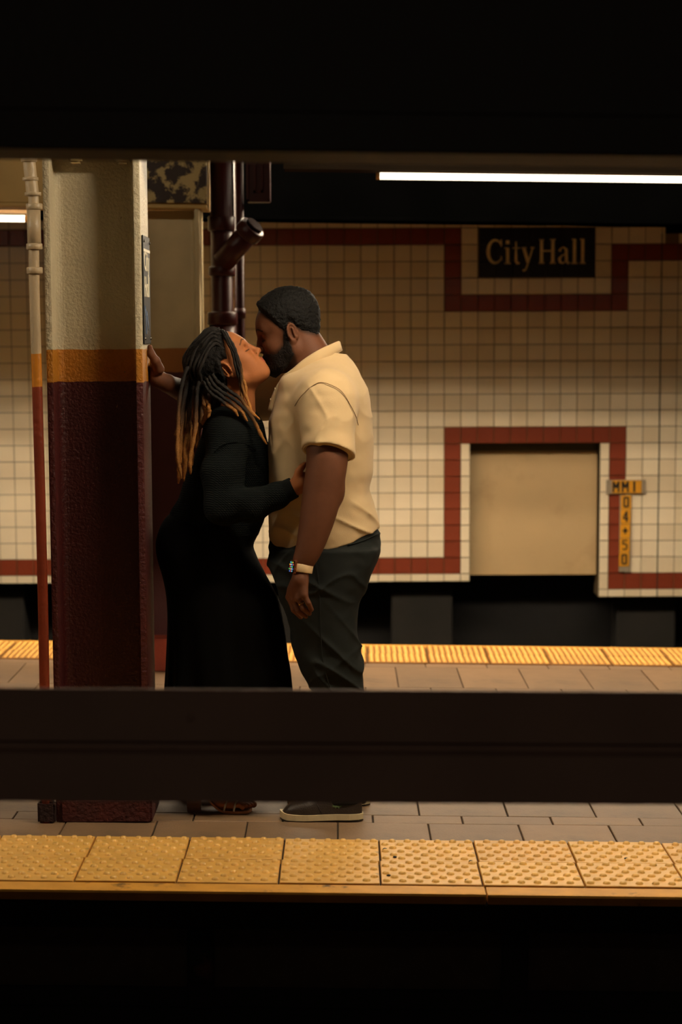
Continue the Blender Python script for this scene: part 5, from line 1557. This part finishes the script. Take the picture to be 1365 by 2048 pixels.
# open the neck, cut the cuffs and the hem
sw.cone(at(472, 830, 8.31), HW.P(-0.005, -0.045), 0.050, 0.054, 0.015, 'cut')
hxs = [at(q, 1050, YWm)[0] for q in (320, 345, 400, 470, 540)]; hzs = [at(430, q, YWm)[2] for q in (1034, 1036, 1050, 1066, 1074)]
sw.clip_fn(lambda x, y, z: np.interp(x, hxs, hzs) - z)
cd = at(584, 977, 8.052) - at(556, 991, 8.055); cd /= np.linalg.norm(cd)
cut_below(sw, at(584, 977, 8.052), cd, span=0.08)
def sweater_folds(a, b, c):
    return 0.004 * vnoise(a * 12 + c * 8, b * 8, c * 16 - a * 10, 41) + 0.006 * np.exp(-((c - 1.03) / .06) ** 2) * vnoise(a * 14, b * 7, c * 22, 42) + 0.0012 * vnoise(a * 40, b * 40, c * 40, 43)
sw.disp(sweater_folds)
me, V = sw.mesh('sweater', 2)
swo = link('sweater', me, woman, M_KNIT)
cq = at(575, 981.5, 8.0525)
ring_band('cuff', cq, cd, 0.0350, 0.0330, 0.050, M_RIB, swo, 36, 0.0025)
sp_ = surf_pts(sw, [(428, 905), (440, 893), (455, 886), (475, 884), (495, 889), (512, 900)], 7.98)
if len(sp_) > 3: tube('shoulder_seam', spline(sp_, 20), 0.0022, M_KNIT, swo, 6)

# skirt
xs = axis_lines([(-0.66, 0.02, 0.0052)]); ys = axis_lines([(8.06, 8.62, 0.0056)]); zs = axis_lines([(0.14, 1.13, 0.0056)])
sk = Vol(xs, ys, zs)
sk.loft(sec(sk_px, YWm), 0.0)
def skirt_folds(a, b, c):
    amt = smoothstep(0.85, 0.2, c)
    an = np.arctan2(b - YWm, a + 0.39)
    return amt * (0.010 * np.sin(an * 9 + 2 * c) + 0.007 * np.sin(an * 15 + 1.0 + 3 * c)) + 0.002 * vnoise(a * 14, b * 14, c * 14, 51)
sk.disp(skirt_folds)
me, V = sk.mesh('skirt', 2)
link('skirt', me, woman, M_SKIRT)

# sandals with block heels
for (hl, ball, zf), yc in ((F1, 8.235), (F2, 8.44)):
    sn_ = empty('sandal', (ball[0], yc, zf)); sn_.parent = woman
    bx_ = ball[0]
    prof = [(hl[0] - bx_ - 0.030, hl[2] - zf - 0.028), (hl[0] - bx_ + 0.015, hl[2] - zf - 0.036), (-0.060, 0.042), (-0.022, 0.010), (0.03, 0.006), (0.062, 0.007), (0.084, 0.010)]
    pr = spline([(q[0], 0, q[1]) for q in prof], 20)
    V_ = []; F_ = []
    for i_, q in enumerate(pr):
        t_ = i_ / 19; hw = float(np.interp(t_, [0, .06, .2, .45, .7, .9, .97, 1], [0.012, .026, .028, .028, .044, .040, .026, .008]))
        for (yy, zz) in ((-hw, 0.0035), (hw, 0.0035), (hw, -0.0055), (-hw, -0.0055)): V_.append((q[0], yy, q[2] + zz))
    for i_ in range(19):
        for k_ in range(4): F_.append((i_ * 4 + k_, (i_ + 1) * 4 + k_, (i_ + 1) * 4 + (k_ + 1) % 4, i_ * 4 + (k_ + 1) % 4))
    F_ += [(0, 1, 2, 3), tuple(19 * 4 + k_ for k_ in (3, 2, 1, 0))]
    me_ = mesh_from('sole', V_, F_)
    bm = bmesh.new(); bm.from_mesh(me_); bmesh.ops.recalc_face_normals(bm, faces=bm.faces); bm.to_mesh(me_); bm.free()
    link('sole', me_, sn_, M_SANDAL)
    # heel: flares slightly towards the ground
    hx_ = at(389, 1620, yc)[0] - bx_ + (0 if yc < 8.3 else -0.024); ht_ = hl[2] - zf - 0.040
    bm = bmesh.new()
    lo4 = [bm.verts.new((hx_ + a_ * 0.023, b_ * 0.022, fz(bx_ + hx_) - zf)) for a_, b_ in ((-1, -1), (1, -1), (1, 1), (-1, 1))]
    hi4 = [bm.verts.new((hx_ + a_ * 0.027 - 0.002, b_ * 0.024, ht_)) for a_, b_ in ((-1, -1), (1, -1), (1, 1), (-1, 1))]
    bm.faces.new(list(reversed(lo4))); bm.faces.new(hi4)
    for k_ in range(4): bm.faces.new((lo4[k_], lo4[(k_ + 1) % 4], hi4[(k_ + 1) % 4], hi4[k_]))
    bmesh.ops.bevel(bm, geom=list(bm.edges), offset=0.003, segments=2, affect='EDGES')
    bm_obj('heel', bm, M_HEEL, sn_)
    # straps over the toes
    for (x0_, x1_, zz) in ((-0.012, 0.030, 0.052), (0.022, 0.052, 0.046)):
        arcp = []
        for k_ in range(11):
            an_ = math.pi * k_ / 10
            arcp.append((x0_ + (x1_ - x0_) * k_ / 10, -0.043 * math.cos(an_), 0.010 + (zz - 0.010) * math.sin(an_) ** .7))
        tube('strap', arcp, 0.0036, M_STRAP, sn_, 8)
    tube('ankle_strap', [(hl[0] - bx_ + .012 + 0.040 * math.cos(a_), 0.040 * math.sin(a_), hl[2] - zf + 0.055) for a_ in np.linspace(0, 2 * math.pi, 20)], 0.003, M_STRAP, sn_, 8)
# toe nails
(hl, ball, zf) = F1
for i_ in range(5):
    ln = (0.030, 0.037, 0.042, 0.046, 0.050)[i_]; rr = (0.0082, 0.0088, 0.0092, 0.0095, 0.0125)[i_]
    bm = bmesh.new(); bmesh.ops.create_uvsphere(bm, u_segments=8, v_segments=6, radius=1)
    for q in bm.verts: q.co = Vector((q.co.x * rr * .55, q.co.y * rr * .6, q.co.z * 0.002))
    o = bm_obj('toe_nail', bm, M_NAIL, woman, True); o.location = (ball[0] + 0.022 + i_ * .004 + ln + rr * .25, 8.235 - 0.032 + i_ * 0.0155 + .001, zf + 0.020 + rr * .82); o.rotation_euler = (0, 0.5, 0)
